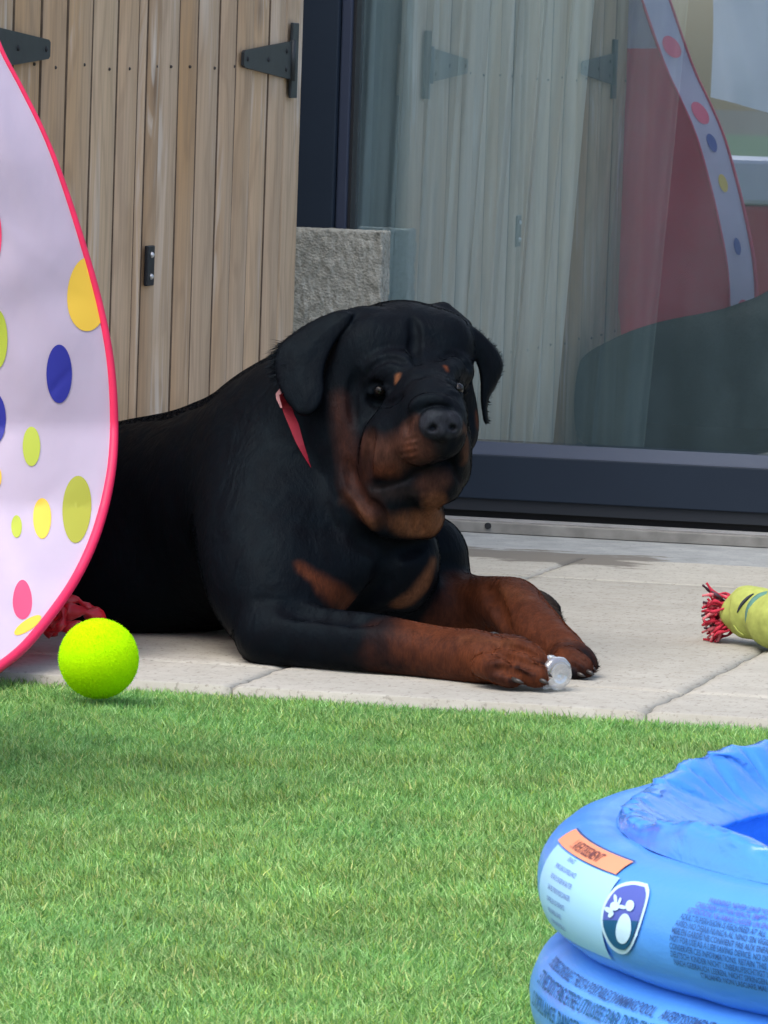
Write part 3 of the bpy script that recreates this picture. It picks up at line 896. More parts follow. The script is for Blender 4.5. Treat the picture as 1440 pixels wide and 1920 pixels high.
groove([(795, 940), (796, 975), (790, 1000)], 3, 0.6, 0.008)
groove([(640, 935), (680, 1010), (740, 1032), (800, 1018)], 9, 0.6, 0.018)     # under the dewlap
groove([(665, 1140), (720, 1100), (728, 1050)], 6, 0.4, 0.025)
groove([(540, 1142), (620, 1150), (700, 1162)], 6, 0.4, 0.025)
# nostrils
for (x, y, r) in ((812, 803, 9.0), (849, 802, 7.5)):
    D = surfD(x, y); ell(x, y, D, r, r * 0.85, 14, rz=20 if x < 830 else -25, k=0.003, op='sub')
    chain([(x - 3 if x < 830 else x + 2, y + 6, D, 3.0), (x - 9 if x < 830 else x + 6, y + 3, D + 0.003, 2.2)], 0.003, 'sub')
# ears
flap([(662, 588), (640, 580), (594, 596), (550, 623), (521, 650), (515, 682), (519, 715), (533, 746), (548, 766), (560, 778), (582, 779), (600, 762), (608, 735), (607, 702), (614, 672), (630, 640), (654, 608)],
     7.908, -0.00014, 0.00030, 0.0052, 0.004, 0.010)
flap([(846, 592), (866, 602), (896, 619), (932, 655), (943, 688), (932, 720), (918, 745), (914, 766), (915, 793), (907, 790), (901, 750), (900, 705), (886, 660), (868, 622)],
     7.985, 0.00045, 0.0, 0.0050, 0.005, 0.010)
chain([(700, 604, 7.955, 26), (662, 603, 7.948, 19), (620, 614, 7.944, 13), (580, 630, 7.940, 8)], 0.012)
chain([(830, 590, 8.0, 24), (870, 612, 7.995, 14)], 0.012)
# toe furrows darken naturally; tufts between
# lie on the ground
gz = CAMH + AX[:, None, None] * RT[2] + AY[None, :, None] * UP[2] + AD[None, None, :] * FW[2]
FLD = np.maximum(FLD, (0.001 - gz).astype(np.float32))
del gz

def surface_nets(F, xs, ys, zs):
    ins = F < 0
    c = ins[:-1, :-1, :-1].astype(np.int8)
    for di in (0, 1):
        for dj in (0, 1):
            for dk in (0, 1):
                if di + dj + dk:
                    c = c + ins[di:ins.shape[0] - 1 + di, dj:ins.shape[1] - 1 + dj, dk:ins.shape[2] - 1 + dk]
    act = (c > 0) & (c < 8)
    idx = np.argwhere(act)
    ids = np.full(act.shape, -1, dtype=np.int32); ids[act] = np.arange(len(idx))
    P = np.zeros((len(idx), 3)); N = np.zeros(len(idx))
    corners = [(a, b, d) for a in (0, 1) for b in (0, 1) for d in (0, 1)]
    vals = {q: F[idx[:, 0] + q[0], idx[:, 1] + q[1], idx[:, 2] + q[2]] for q in corners}
    for q in corners:
        for ax in range(3):
            if q[ax] == 0:
                q2 = list(q); q2[ax] = 1; q2 = tuple(q2)
                a, b = vals[q], vals[q2]
                cr = (a < 0) != (b < 0)
                t = np.where(cr, a / np.where(cr, a - b, 1), 0)
                base = np.array(q, float)[None, :] * cr[:, None]
                base[:, ax] += t * cr
                P += base; N += cr
    P = idx + P / N[:, None]
    W = np.stack([np.interp(P[:, 0], np.arange(len(xs)), xs), np.interp(P[:, 1], np.arange(len(ys)), ys), np.interp(P[:, 2], np.arange(len(zs)), zs)], 1)
    faces = []
    for ax in range(3):
        a = ins[tuple(slice(0, -1) if i == ax else slice(None) for i in range(3))]
        b = ins[tuple(slice(1, None) if i == ax else slice(None) for i in range(3))]
        e = np.argwhere(a != b)
        o1, o2 = [(1, 2), (2, 0), (0, 1)][ax]
        ok = (e[:, o1] > 0) & (e[:, o2] > 0) & (e[:, o1] < ids.shape[o1]) & (e[:, o2] < ids.shape[o2])
        e = e[ok]
        flip = a[e[:, 0], e[:, 1], e[:, 2]]
        def cell(d1, d2):
            q = e.copy(); q[:, o1] -= d1; q[:, o2] -= d2
            return ids[q[:, 0], q[:, 1], q[:, 2]]
        f = np.stack([cell(1, 1), cell(0, 1), cell(0, 0), cell(1, 0)], 1)
        f[~flip] = f[~flip][:, ::-1]
        faces.append(f)
    return W, np.vstack(faces)

VC, FC = surface_nets(FLD, AX, AY, AD)
def smooth_pass(V, Fq, it=2, lam=0.5):
    e = np.vstack([Fq[:, [0, 1]], Fq[:, [1, 2]], Fq[:, [2, 3]], Fq[:, [3, 0]]])
    n = len(V); cnt = np.bincount(e.ravel(), minlength=n)
    for _ in range(it):
        S = np.stack([np.bincount(e[:, 0], V[e[:, 1], i], n) + np.bincount(e[:, 1], V[e[:, 0], i], n) for i in range(3)], 1) / np.maximum(cnt, 1)[:, None]
        V = V + lam * (S - V)
    return V
# keep only the largest connected piece (drop stray crumbs)
def largest(V, Fq):
    lab = np.arange(len(V))
    for _ in range(400):
        mn = lab[Fq].min(1)
        new = lab.copy()
        for i in range(4): np.minimum.at(new, Fq[:, i], mn)
        new = new[new]; new = new[new]
        if (new == lab).all(): break
        lab = new
    vals, cn = np.unique(lab, return_counts=True)
    keep = lab == vals[cn.argmax()]
    mp = np.cumsum(keep) - 1
    Fk = Fq[keep[Fq].all(1)]
    return V[keep], mp[Fk]
VC, FC = largest(VC, FC)
VC = smooth_pass(VC, FC, 3, 0.5)
HEAD = (VC[:, 1] > cc(0, 1030, 7.9)[1])
VW = CAMP + VC[:, :1] * RT + VC[:, 1:2] * UP + VC[:, 2:3] * FW

# coat colours by anatomy (tan points of the breed), some light and shade painted in
def cap_w(V, pts, soft):
    "soft membership of tapered capsules in camera-metric space"
    best = np.full(len(V), 1e9)
    P = np.array([[*cc(p[0], p[1], p[2]), p[3] * p[2] / FPX] for p in pts])
    if len(P) == 1: P = np.vstack([P, P + 1e-5])
    for a, b in zip(P[:-1], P[1:]):
        ab = b[:3] - a[:3]; t = np.clip(((V - a[:3]) @ ab) / (ab @ ab + 1e-12), 0, 1)
        d = np.linalg.norm(V - a[:3] - t[:, None] * ab, axis=1) - (a[3] + (b[3] - a[3]) * t)
        best = np.minimum(best, d)
    x = np.clip(0.5 - best / (soft * 0.00076), 0, 1)
    return x * x * (3 - 2 * x)
fn = np.array([mnoise.noise((v[0] * 45, v[1] * 45, v[2] * 45)) for v in VC])
fn2 = np.array([mnoise.noise((v[0] * 160, v[1] * 60, v[2] * 160)) for v in VC])
VN = VC + (fn[:, None] * 0.003 + fn2[:, None] * 0.0012)
black = np.array([0.0022, 0.0040, 0.0060])
cols = np.tile(black, (len(VC), 1)) * (1 + 0.25 * fn[:, None])
def paint(w, c, a=1.0):
    global cols
    w = (w * a)[:, None]; cols = cols * (1 - w) + np.array(c) * w * (1 + 0.30 * fn2[:, None] + 0.16 * fn[:, None])
TAN = (0.098, 0.029, 0.012); DTAN = (0.045, 0.016, 0.010); RUST = (0.165, 0.068, 0.032)
paint(cap_w(VN, [(800, 1205, 7.73, 60), (850, 1225, 7.70, 62), (1010, 1262, 7.6, 62)], 60), TAN)
paint(cap_w(VN, [(880, 1248, 7.62, 46), (1005, 1262, 7.58, 46)], 30), TAN)
paint(cap_w(VN, [(720, 1218, 7.75, 40), (780, 1215, 7.74, 50)], 60), TAN, 0.75)
paint(cap_w(VN, [(640, 1146, 7.72, 10), (760, 1160, 7.70, 14)], 16), RUST, 0.5)
paint(cap_w(VN, [(862, 1140, 8.05, 58), (960, 1140, 7.95, 62), (1065, 1232, 7.82, 52)], 50), TAN)
paint(cap_w(VN, [(840, 1190, 8.0, 50), (900, 1190, 8.0, 50)], 40), TAN, 0.8)
paint(cap_w(VN, [(840, 1150, 8.0, 36), (925, 1160, 7.95, 30), (946, 1195, 7.92, 14)], 40), DTAN, 0.7)  # darker brown coat of the far forearm, its shade painted in too
# toe marks and dark toe ends
paint(cap_w(VN, [(982, 1242, 7.59, 13), (1012, 1252, 7.585, 12)], 8), black, 0.9)
paint(cap_w(VN, [(944, 1272, 7.56, 4), (966, 1278, 7.56, 6)], 8), black, 0.8)
paint(cap_w(VN, [(960, 1248, 7.57, 4), (1000, 1270, 7.56, 6)], 6), black, 0.7)
paint(cap_w(VN, [(1055, 1242, 7.77, 30), (1100, 1250, 7.76, 30)], 20), TAN)
paint(cap_w(VN, [(1082, 1228, 7.78, 22), (1100, 1250, 7.76, 26)], 26), DTAN, 0.85)
paint(cap_w(VN, [(1092, 1226, 7.775, 13), (1112, 1254, 7.76, 20)], 18), black, 0.95)
paint(cap_w(VN, [(1074, 1256, 7.745, 5), (1090, 1266, 7.745, 10)], 12), black, 0.8)
paint(cap_w(VN, [(1058, 1262, 7.76, 6), (1076, 1240, 7.75, 3)], 10), black, 0.6)
for _a, _b in (((930, 1226), (1000, 1240)), ((925, 1250), (985, 1262)), ((900, 1275), (960, 1284))):
    paint(cap_w(VN, [(_a[0], _a[1], surfD(*_a), 2), (_b[0], _b[1], surfD(*_b), 4)], 9), (0.02, 0.008, 0.006), 0.75)
paint(cap_w(VN, [(870, 1200, surfD(870, 1200), 8), (960, 1204, surfD(960, 1204), 8)], 30), RUST, 0.35)  # orange highlight painted on top of the near paw
paint(cap_w(VN, [(640, 1245, 7.72, 14), (860, 1270, 7.64, 16)], 40), DTAN, 0.5)  # shading painted along the underside of the near leg
paint(cap_w(VN, [(935, 1098, 7.93, 14), (985, 1120, 7.90, 14)], 36), RUST, 0.25)  # faint highlight painted on the far wrist
paint(cap_w(VN, [(950, 1190, 7.9, 12), (948, 1205, 7.9, 8)], 18), black, 0.8)  # shadow beneath the far wrist, painted black
paint(cap_w(VN, [(985, 1122, 8.29, 30), (1035, 1155, 8.25, 30)], 20), (0.045, 0.032, 0.024), 0.95)
paint(cap_w(VN, [(1020, 1138, 8.27, 3), (1036, 1158, 8.25, 4)], 8), black, 0.9)
# breast patches
_S = lambda *pts: [(x, y, surfD(x, y), r) for x, y, r in pts]
paint(cap_w(VN, _S((562, 1062, 8), (605, 1100, 20), (650, 1132, 22)), 26), TAN, 0.85)
paint(cap_w(VN, _S((812, 1055, 8), (796, 1095, 18), (748, 1134, 16)), 22), RUST, 0.75)
# throat, cheeks, muzzle, brows
MUZ = (0.066, 0.029, 0.020)
def S(*pts): return [(x, y, surfD(x, y), r) for x, y, r in pts]
paint(cap_w(VN, [(640, 935, 7.86, 18), (690, 985, 7.84, 28), (745, 1000, 7.83, 32), (815, 985, 7.88, 28)], 34), RUST, 1.0)
paint(cap_w(VN, S((815, 935, 20), (815, 985, 22)), 20), RUST, 0.8)
paint(cap_w(VN, S((634, 750, 12), (648, 830, 18), (665, 900, 24), (690, 950, 26)), 46), DTAN, 0.75)
paint(cap_w(VN, S((682, 830, 14), (682, 890, 16)), 34), DTAN, 0.7)
paint(cap_w(VN, S((700, 835, 22), (728, 860, 38), (772, 842, 36), (790, 850, 26)), 40), MUZ, 0.95)
paint(cap_w(VN, S((700, 882, 12), (735, 884, 14)), 30), TAN, 0.6)
paint(cap_w(VN, S((778, 788, 8), (764, 808, 16), (770, 830, 18)), 26), MUZ, 0.85)
paint(cap_w(VN, S((766, 838, 10), (772, 850, 10)), 24), TAN, 0.5)
paint(cap_w(VN, S((868, 800, 7), (873, 830, 10), (872, 862, 9)), 16), RUST, 0.45)
paint(cap_w(VN, [(892, 775, 7.97, 6), (890, 800, 7.97, 8)], 14), TAN, 0.8)
paint(cap_w(VN, S((796, 906, 18), (828, 900, 18), (800, 925, 12)), 34), MUZ, 0.9)
paint(cap_w(VN, S((746, 706, 7), (745, 713, 7)), 10), RUST, 0.8)
paint(cap_w(VN, S((834, 690, 5), (836, 695, 5)), 8), TAN, 0.9)
# bare dark lips, nose leather
lipd = S((697, 918, 7), (757, 908, 5), (786, 889, 3.5), (827, 861, 3), (850, 876, 4), (866, 908, 7))
paint(cap_w(VN, lipd, 12), (0.012, 0.010, 0.012), 0.95)
paint(cap_w(VN, S((705, 922, 14), (770, 925, 12)), 34), (0.020, 0.014, 0.013), 0.7)
nosew = cap_w(VC, [(812, 796, 7.762, 27), (844, 796, 7.764, 26)], 6)
paint(nosew, (0.020, 0.022, 0.028), 1.0)
paint(cap_w(VN, [(828, 826, 7.765, 8), (828, 848, 7.765, 12)], 26), (0.018, 0.015, 0.015), 0.8)
paint(cap_w(VN, [(790, 740, 7.86, 18), (812, 762, 7.81, 16)], 22), (0.022, 0.021, 0.024), 0.8)  # grey light on the muzzle bridge, painted into the coat
cols = np.clip(cols, 0.003, 1)

def mat_dog():
    M = NT('short_black_and_tan_coat')
    a = M.n('Attribute', attribute_name='tint'); w = M.n('Attribute', attribute_name='leather')
    v = M.coord((1, 1, 1))
    hair = M.noise(M.coord((420, 420, 120), rot=(0.3, 0.5, 0)), 1, 3, 0.6)
    clump = M.noise(M.coord((60, 60, 26), rot=(0.2, 0.4, 0)), 1, 4, 0.6)
    ro = M.ramp(clump, [(0.3, (0.46, 0.46, 0.46)), (0.7, (0.56, 0.56, 0.56))])
    rf = M.mix(w.outputs['Fac'], ro, (0.35, 0.35, 0.35))
    c = M.mix(M.ramp(hair, [(0.35, (0.35, 0.35, 0.35)), (0.65, (0, 0, 0))]), a.outputs['Color'], (0.004, 0.004, 0.005))
    M.set(Base_Color=c, Roughness=rf, Specular_IOR_Level=0.055, Specular_Tint=(0.55, 0.82, 1.0, 1))
    n1 = M.bump(hair, 0.5, 0.0012)
    wave = M.noise(M.coord((16, 16, 9), rot=(0.2, 0.5, 0.3)), 1, 3, 0.55, 0.8)
    b1 = M.n('Bump', {'Height': wave, 'Strength': 0.45, 'Distance': 0.012, 'Normal': n1})
    b2 = M.n('Bump', {'Height': clump, 'Strength': 0.45, 'Distance': 0.004, 'Normal': b1.outputs[0]})
    peb = M.n('TexVoronoi', {'Vector': v, 'Scale': 520}).outputs['Distance']
    M.t.links.new(b2.outputs[0], M.b.inputs['Normal'])
    return M.m
COAT = mat_dog()
dogbase = Vector(on_z(420, 1235)); dogbase.z = 0
dog = empty('dog', dogbase, label='large black and tan dog lying on the paving with head up and forelegs stretched out', cat='dog')
body_me = npmesh('body', VW, FC, True)
add_tint(body_me, cols)
lw = body_me.attributes.new('leather', 'FLOAT', 'POINT'); lw.data.foreach_set('value', nosew.astype(np.float32))
link_mesh('body', body_me, COAT, dog)
body_me.calc_loop_triangles()
BVH = BVHTree.FromPolygons([tuple(v) for v in VW], [tuple(f) for f in FC.tolist()])
def hit(px, py):
    d = Vector(ray(px, py)).normalized()
    loc, nor, _, dist = BVH.ray_cast(Vector(CAMP), d)
    return loc, nor
FWV, RTV, UPV = Vector(FW), Vector(RT), Vector(UP)

# eyes
EYEM = NT('dark_brown_eye'); 
_v = EYEM.coord(out='Object'); EYEM.set(Base_Color=(0.006, 0.005, 0.005, 1), Roughness=0.2, Specular_IOR_Level=0.4)
IRIS = simple('iris_brown', (0.012, 0.008, 0.006), 0.3, Specular_IOR_Level=0.2)
for i, (ex, ey, D) in enumerate(EYES):
    r = (0.0092, 0.0086)[i]
    c = Vector(at(ex, ey, surfD(ex, ey) + r * (0.42, 0.40)[i]))
    bm = bmesh.new(); bmesh.ops.create_uvsphere(bm, u_segments=24, v_segments=16, radius=r); bmesh.ops.translate(bm, vec=c, verts=bm.verts)
    e = link_mesh('eye', bm_mesh('eye', bm), EYEM.m, dog, smooth=True)
    look = (Vector((0, 0, 0)) - FWV + RTV * 0.0 - UPV * 0.05).normalized()
    bm = bmesh.new(); bmesh.ops.create_uvsphere(bm, u_segments=24, v_segments=16, radius=r * 0.62)
    for v in bm.verts: v.co.z *= 0.35
    bmesh.ops.transform(bm, matrix=Matrix.Translation(c + look * r * 0.74) @ look.to_track_quat('Z', 'Y').to_matrix().to_4x4(), verts=bm.verts)
    link_mesh('iris', bm_mesh('iris', bm), IRIS, e, smooth=True)

# claws
CLAW = simple('dark_claw', (0.035, 0.032, 0.03), 0.3)
def claw(px, py, D, dx, dy, r=5.0):
    s = D / FPX
    a = Vector(at(px - dx * 0.5, py - dy * 0.5, D + 0.004)); b = Vector(at(px + dx * 0.4, py + dy * 0.3 , D - 0.004)); c = Vector(at(px + dx, py + dy, D - 0.006))
    c.z = max(c.z, 0.002)
    link_mesh('claw', tube_mesh('claw', [a, b, c], [r * s, r * s * 0.8, r * s * 0.15], 8), CLAW, dog)
claw(968, 1276, 7.562, 14, 5); claw(1016, 1276, 7.56, 13, 6); claw(1024, 1262, 7.585, 12, 8); claw(1008, 1243, 7.645, 12, 8, 4)
claw(1086, 1264, 7.742, 12, 5, 4.5); claw(1104, 1260, 7.738, 10, 5, 4.5); claw(1111, 1252, 7.77, 6, 8, 4)
claw(1046, 1152, 8.265, 5, 7, 3.5); claw(1050, 1168, 8.23, 5, 5, 3.5)

# collar: a red strap sunk in the neck fur, with its pale buckle
COLR = simple('red_webbing', (0.27, 0.006, 0.022), 0.55, var=0.1, scale=60, bump=0.2)
BUCK = simple('pale_pink_buckle', (0.62, 0.30, 0.32), 0.35)
pts = [(530, 738), (533, 748), (537, 758), (541, 770), (551, 797), (561, 826), (572, 852), (584, 876)]
wid = [7, 8, 9, 10, 9, 7, 4, 1.5]
P = []
for (x, y) in pts:
    l, n = hit(x, y); P.append(((np.array(l) - CAMP) @ FW) if l is not None else 7.95)
P = np.array(P); P = np.minimum(P, np.interp(np.arange(len(P)), [0, 3, 7], [P[0], P[3], P[7]]) + 0.01)
VV = []; FF = []
q = catmull([[x, y, d, w] for (x, y), d, w in zip(pts, P, wid)], 6)
for i, (x, y, d, w) in enumerate(q):
    t = q[min(i + 1, len(q) - 1)] - q[max(i - 1, 0)]
    nx_, ny_ = -t[1], t[0]; L_ = math.hypot(nx_, ny_); nx_ /= L_; ny_ /= L_
    sink = 0.006 * max(0, (i / len(q) - 0.75) * 4)
    for sgn in (-1, 1):
        for dd in (-0.0045, 0.002):
            VV.append(at(x + nx_ * w * sgn, y + ny_ * w * sgn, d + dd - 0.002 + sink + 0.004 * (sgn < 0)))
for i in range(len(q) - 1):
    a = i * 4; b = a + 4
    FF += [(a, b, b + 2, a + 2), (a + 1, a + 3, b + 3, b + 1), (a, a + 1, b + 1, b), (a + 2, b + 2, b + 3, a + 3)]
collar = link_mesh('collar', pymesh('collar', VV, FF), COLR, dog, smooth=False)
loc, nor = hit(530, 742)
bD = ((np.array(loc) - CAMP) @ FW) - 0.013
def ring_poly(outer, inner, D, th):
    V = []; n = len(outer)
    for dz in (0, th):
        for (x, y) in outer: V.append(at(x, y, D + dz))
        for (x, y) in inner: V.append(at(x, y, D + dz))
    Fc = []
    for i in range(n):
        j = (i + 1) % n
        Fc += [(i, j, n + j, n + i), (2 * n + i, 3 * n + i, 3 * n + j, 2 * n + j), (i, 2 * n + i, 2 * n + j, j), (n + i, n + j, 3 * n + j, 3 * n + i)]
    return pymesh('buckle', V, Fc)
outer = [(531, 720), (538, 727), (544, 738), (543, 750), (534, 764), (526, 765), (518, 748), (517, 738)]
inner = [(531, 732), (535, 736), (537, 743), (535, 749), (531, 754), (528, 753), (525, 746), (526, 739)]
link_mesh('buckle', ring_poly(outer, inner, bD, 0.004), BUCK, collar)

# short coat hairs standing proud of the body
def make_hair(n, lo, hi, name):
    me = body_me
    me.calc_loop_triangles()
    T = np.zeros(len(me.loop_triangles) * 3, dtype=np.int32); me.loop_triangles.foreach_get('vertices', T); T = T.reshape(-1, 3)
    A = np.linalg.norm(np.cross(VW[T[:, 1]] - VW[T[:, 0]], VW[T[:, 2]] - VW[T[:, 0]]), axis=1)
    N = np.cross(VW[T[:, 1]] - VW[T[:, 0]], VW[T[:, 2]] - VW[T[:, 0]]) / (A[:, None] + 1e-12)
    face = (N @ FW) < 0.25
    nose = nosew[T].max(1) > 0.3
    A = A * face * (~nose)
    pick = rng.choice(len(T), n, p=A / A.sum())
    b = rng.dirichlet((1, 1, 1), n)
    P = (VW[T[pick]] * b[:, :, None]).sum(1); Nn = N[pick]; C = cols[T[pick, 0]]
    cam_ = (P - CAMP); d = cam_ @ FW; u = 720 + FPX * (cam_ @ RT) / d; v = 960 - FPX * (cam_ @ UP) / d
    # lie of the coat
    F0 = np.zeros((n, 3))
    head = np.clip((940 - v) / 60, 0, 1) * np.clip((u - 600) / 40, 0, 1)
    leg = (v > 1150) & (u > 560)
    fb = -RT * 0.8 - UP * 0.55 + FW * 0.25
    F0 += fb * (1 - head)[:, None]
    hv = np.stack([u - 822, v - 760], 1); hv /= np.linalg.norm(hv, axis=1)[:, None] + 1e-6
    F0 += (RT * hv[:, :1] - UP * hv[:, 1:] + FW * 0.5) * head[:, None]
    F0[leg] = RT * 0.9 - UP * 0.25
    chest = (v > 900) & (v <= 1150) & (u > 560)
    F0[chest] = -UP * 0.9 + RT * 0.15
    F0 += rng.normal(0, 0.22, (n, 3))
    F0 -= (F0 * Nn).sum(1)[:, None] * Nn
    F0 /= np.linalg.norm(F0, axis=1)[:, None] + 1e-9
    L = rng.uniform(lo, hi, n) * np.where(head > 0.5, 0.55, 1.0)
    tuft = (u < 560) & (v > 640) & (v < 800) & (u > 400)
    L = np.where(tuft, L * 1.6, L)
    L = np.where((u > 500) & (u < 585) & (v > 712) & (v < 870), 0.003, L)
    lift = rng.uniform(0.10, 0.34, n)
    lift = np.where(tuft, lift + 0.25, lift)
    side = np.cross(F0, Nn); ra = rng.normal(0, 0.75, n)[:, None]; side = side * np.cos(ra) + Nn * np.sin(ra) * np.sign(rng.normal(size=n))[:, None]; wdt = 0.00042 * rng.uniform(0.7, 1.3, n)
    p1 = P + (F0 * 0.55 + Nn * (lift * 0.55)[:, None]) * L[:, None]
    p2 = P + (F0 + Nn * (lift * 0.75)[:, None]) * L[:, None]
    V = np.stack([P - side * wdt[:, None] - Nn * 0.0004, P + side * wdt[:, None] - Nn * 0.0004, p1 - side * wdt[:, None] * .8, p1 + side * wdt[:, None] * .8, p2], 1)
    V[:, :, 2] = np.maximum(V[:, :, 2], 0.001)
    bs = (np.arange(n) * 5)[:, None, None]
    tri = np.array([[0, 1, 3], [0, 3, 2], [2, 3, 4]])[None]
    me2 = npmesh(name, V.reshape(-1, 3), (bs + tri).reshape(-1, 3))
    cc_ = np.clip(C * rng.uniform(0.6, 2.0, (n, 1)), 0.003, 1)
    add_tint(me2, np.repeat(cc_[:, None], 5, 1).reshape(-1, 3))
    return me2
HAIR = mat_vcol('coat_hair', 0.34, 0.06); HAIR.set(Specular_Tint=(0.55, 0.82, 1.0, 1))
link_mesh('coat', make_hair(300000, 0.008, 0.016, 'coat'), HAIR.m, dog, kind='stuff')

# ------------------------------------------------------------------ pop-up play tent at the left
def tentD0(y): return np.interp(y, [-480, 88, 300, 560, 800, 950, 1080, 1180, 1292], [7.85, 7.825, 7.835, 7.858, 7.87, 7.83, 7.74, 7.62, 7.46])
RB = [(-195, -480), (-150, -372), (-108, -250), (-72, -130), (-34, -10), (0, 88), (40, 165), (80, 245), (112, 325), (150, 440), (184, 560), (205, 665), (213, 760), (212, 850), (200, 930), (176, 1012), (141, 1086), (96, 1152), (46, 1212), (0, 1250), (-40, 1274), (-120, 1288), (-195, 1294)]
rbs = catmull(RB, 8)
def xr(y): return np.interp(y, rbs[:, 1], rbs[:, 0])
XL = -195.0
def tentD(x, y):
    u = np.clip((x - XL) / np.maximum(xr(y) - XL, 1), 0, 1); v = np.clip((y + 480) / 1774, 0, 1)
    w = 0.0016 * np.exp(-((y - 1000 + 0.75 * x) / 14) ** 2) + 0.0014 * np.exp(-((y - 840 + 1.1 * x) / 10) ** 2) - 0.0014 * np.exp(-((y - 420 - 0.8 * x) / 12) ** 2) + 0.0022 * np.sin(x * 0.018 + y * 0.021 + 1.2 * np.sin(y * 0.012)) + 0.0012 * np.sin(x * 0.05 - y * 0.035 + 2 * np.sin(x * 0.02)) 
    return tentD0(y) - 0.045 * np.sin(PI * u) * np.sin(PI * v) ** 0.8 + w * np.sin(PI * u)
def at_arr(x, y, D):
    return CAMP + D[..., None] * FW + ((x - 720) / FPX * D)[..., None] * RT + ((960 - y) / FPX * D)[..., None] * UP
TW = mat_fabric('white_tent_cloth', (0.66, 0.59, 0.76), 0.30, bump=0.45)
TRED = mat_fabric('red_tent_cloth', (0.92, 0.055, 0.14), 0.6)
TRIM = simple('pink_red_piping', (0.78, 0.02, 0.10), 0.5, var=0.08, scale=40)
tb = Vector(at(-100, 1290, 7.45)); tb.z = 0
tent = empty('play_tent', tb, label='white pop-up play tent with coloured polka dots and pink-red piping', cat='play tent')
def panel(name, off, flat, mat, y0=-480, y1=1294, **k):
    def fn(U, W):
        y = y0 + (y1 - y0) * W; x = XL + (xr(y) - XL) * U
        D = tentD(x, y) if not flat else tentD0(y) + 0.004 * np.sin(x * 0.03 + y * 0.02)
        return at_arr(x, y, D + off)
    return link_mesh(name, grid_mesh(name, fn, 50, 110), mat, tent, smooth=True, **k)
panel('front_panel', 0.0, False, TW)
panel('red_back_panel', 0.13, True, TRED, y0=22, label='red back panel')
panel('upper_back_panel', 0.13, True, TW, y1=22)
def band(U, W):
    i = W * (len(rbs) - 1); x = np.interp(i, np.arange(len(rbs)), rbs[:, 0]); y = np.interp(i, np.arange(len(rbs)), rbs[:, 1])
    return at_arr(x - 1, y, tentD0(y) + 0.002 + 0.128 * U)
link_mesh('side_band', grid_mesh('side_band', band, 6, 140), TW, tent, smooth=True)
rp = [at(x, y, tentD0(y)) for x, y in rbs]
rr_ = [0.0035 + 0.0035 * min(1, max(0, (y - 250) / 700)) for x, y in rbs]
link_mesh('piping', tube_mesh('piping', rp, rr_, 10), TRIM, tent)
rp = [at(x, y, tentD0(y) + 0.13) for x, y in rbs]
link_mesh('piping', tube_mesh('piping', rp, 0.0035, 8), TRIM, tent)
link_mesh('side_pole', tube_mesh('side_pole', [at(XL, y, tentD0(y) + 0.06) for y in (-480, -172, 88, 300, 560, 800, 950, 1080, 1180, 1284)], 0.006, 8), TRIM, tent)
DC = {'yellow': (0.80, 0.52, 0.05), 'blue': (0.018, 0.022, 0.30), 'lime': (0.42, 0.50, 0.045), 'pink': (0.85, 0.06, 0.16), 'olive': (0.34, 0.36, 0.03)}
DM = {k: simple('print_' + k, v, 0.6) for k, v in DC.items()}
def blob_pts(cx_, cy_, rx, ry, n=36, tear=0.0, tilt=0.0):
    out = []
    for i in range(n):
        a = 2 * PI * i / n
        x = rx * math.cos(a) * (1 + tear * math.sin(a)); y = ry * math.sin(a)
        out.append((cx_ + x * math.cos(tilt) - y * math.sin(tilt), cy_ + x * math.sin(tilt) + y * math.cos(tilt)))
    return out
def dot(cx_, cy_, rx, ry, colr, tear=0.0, tilt=0.0, clip=True):
    pts = blob_pts(cx_, cy_, rx, ry, tear=tear, tilt=tilt); n = len(pts); rings = 7
    V = [(cx_, cy_)]
    for r in range(1, rings + 1):
        for (x, y) in pts: V.append((cx_ + (x - cx_) * r / rings, cy_ + (y - cy_) * r / rings))
    V = np.array(V)
    V[:, 0] = np.clip(V[:, 0], XL + 2, xr(V[:, 1]) - 2)
    W = at_arr(V[:, 0], V[:, 1], tentD(V[:, 0], V[:, 1]) - 0.0012)
    Fc = [(0, 1 + i, 1 + (i + 1) % n) for i in range(n)]
    for r in range(rings - 1):
        for i in range(n):
            j = (i + 1) % n; a = 1 + r * n; b = a + n
            Fc.append((a + i, b + i, b + j, a + j))
    link_mesh('polka_dot', pymesh('polka_dot', W, Fc), DM[colr], tent, smooth=True)
dot(163, 552, 37, 69, 'yellow', 0.10); dot(111, 701, 24, 55, 'blue'); dot(-10, 785, 21, 48, 'blue'); dot(-6, 636, 20, 56, 'lime')
dot(-14, 442, 17, 58, 'pink'); dot(59, 837, 16.5, 37, 'lime'); dot(144, 955, 27, 63, 'olive', -0.05, 0.05); dot(79, 972, 17, 38, 'yellow', -0.05)
dot(31, 987, 10, 21, 'lime'); dot(42, 1124, 18, 37, 'pink', 0.12); dot(52, 1172, 30, 10, 'yellow', 0, -0.6); dot(-4, 895, 7, 18, 'yellow')
dot(-50, 300, 20, 50, 'blue'); dot(-52, 900, 17, 40, 'pink'); dot(-50, 1120, 20, 46, 'olive'); dot(-45, 130, 14, 34, 'lime')
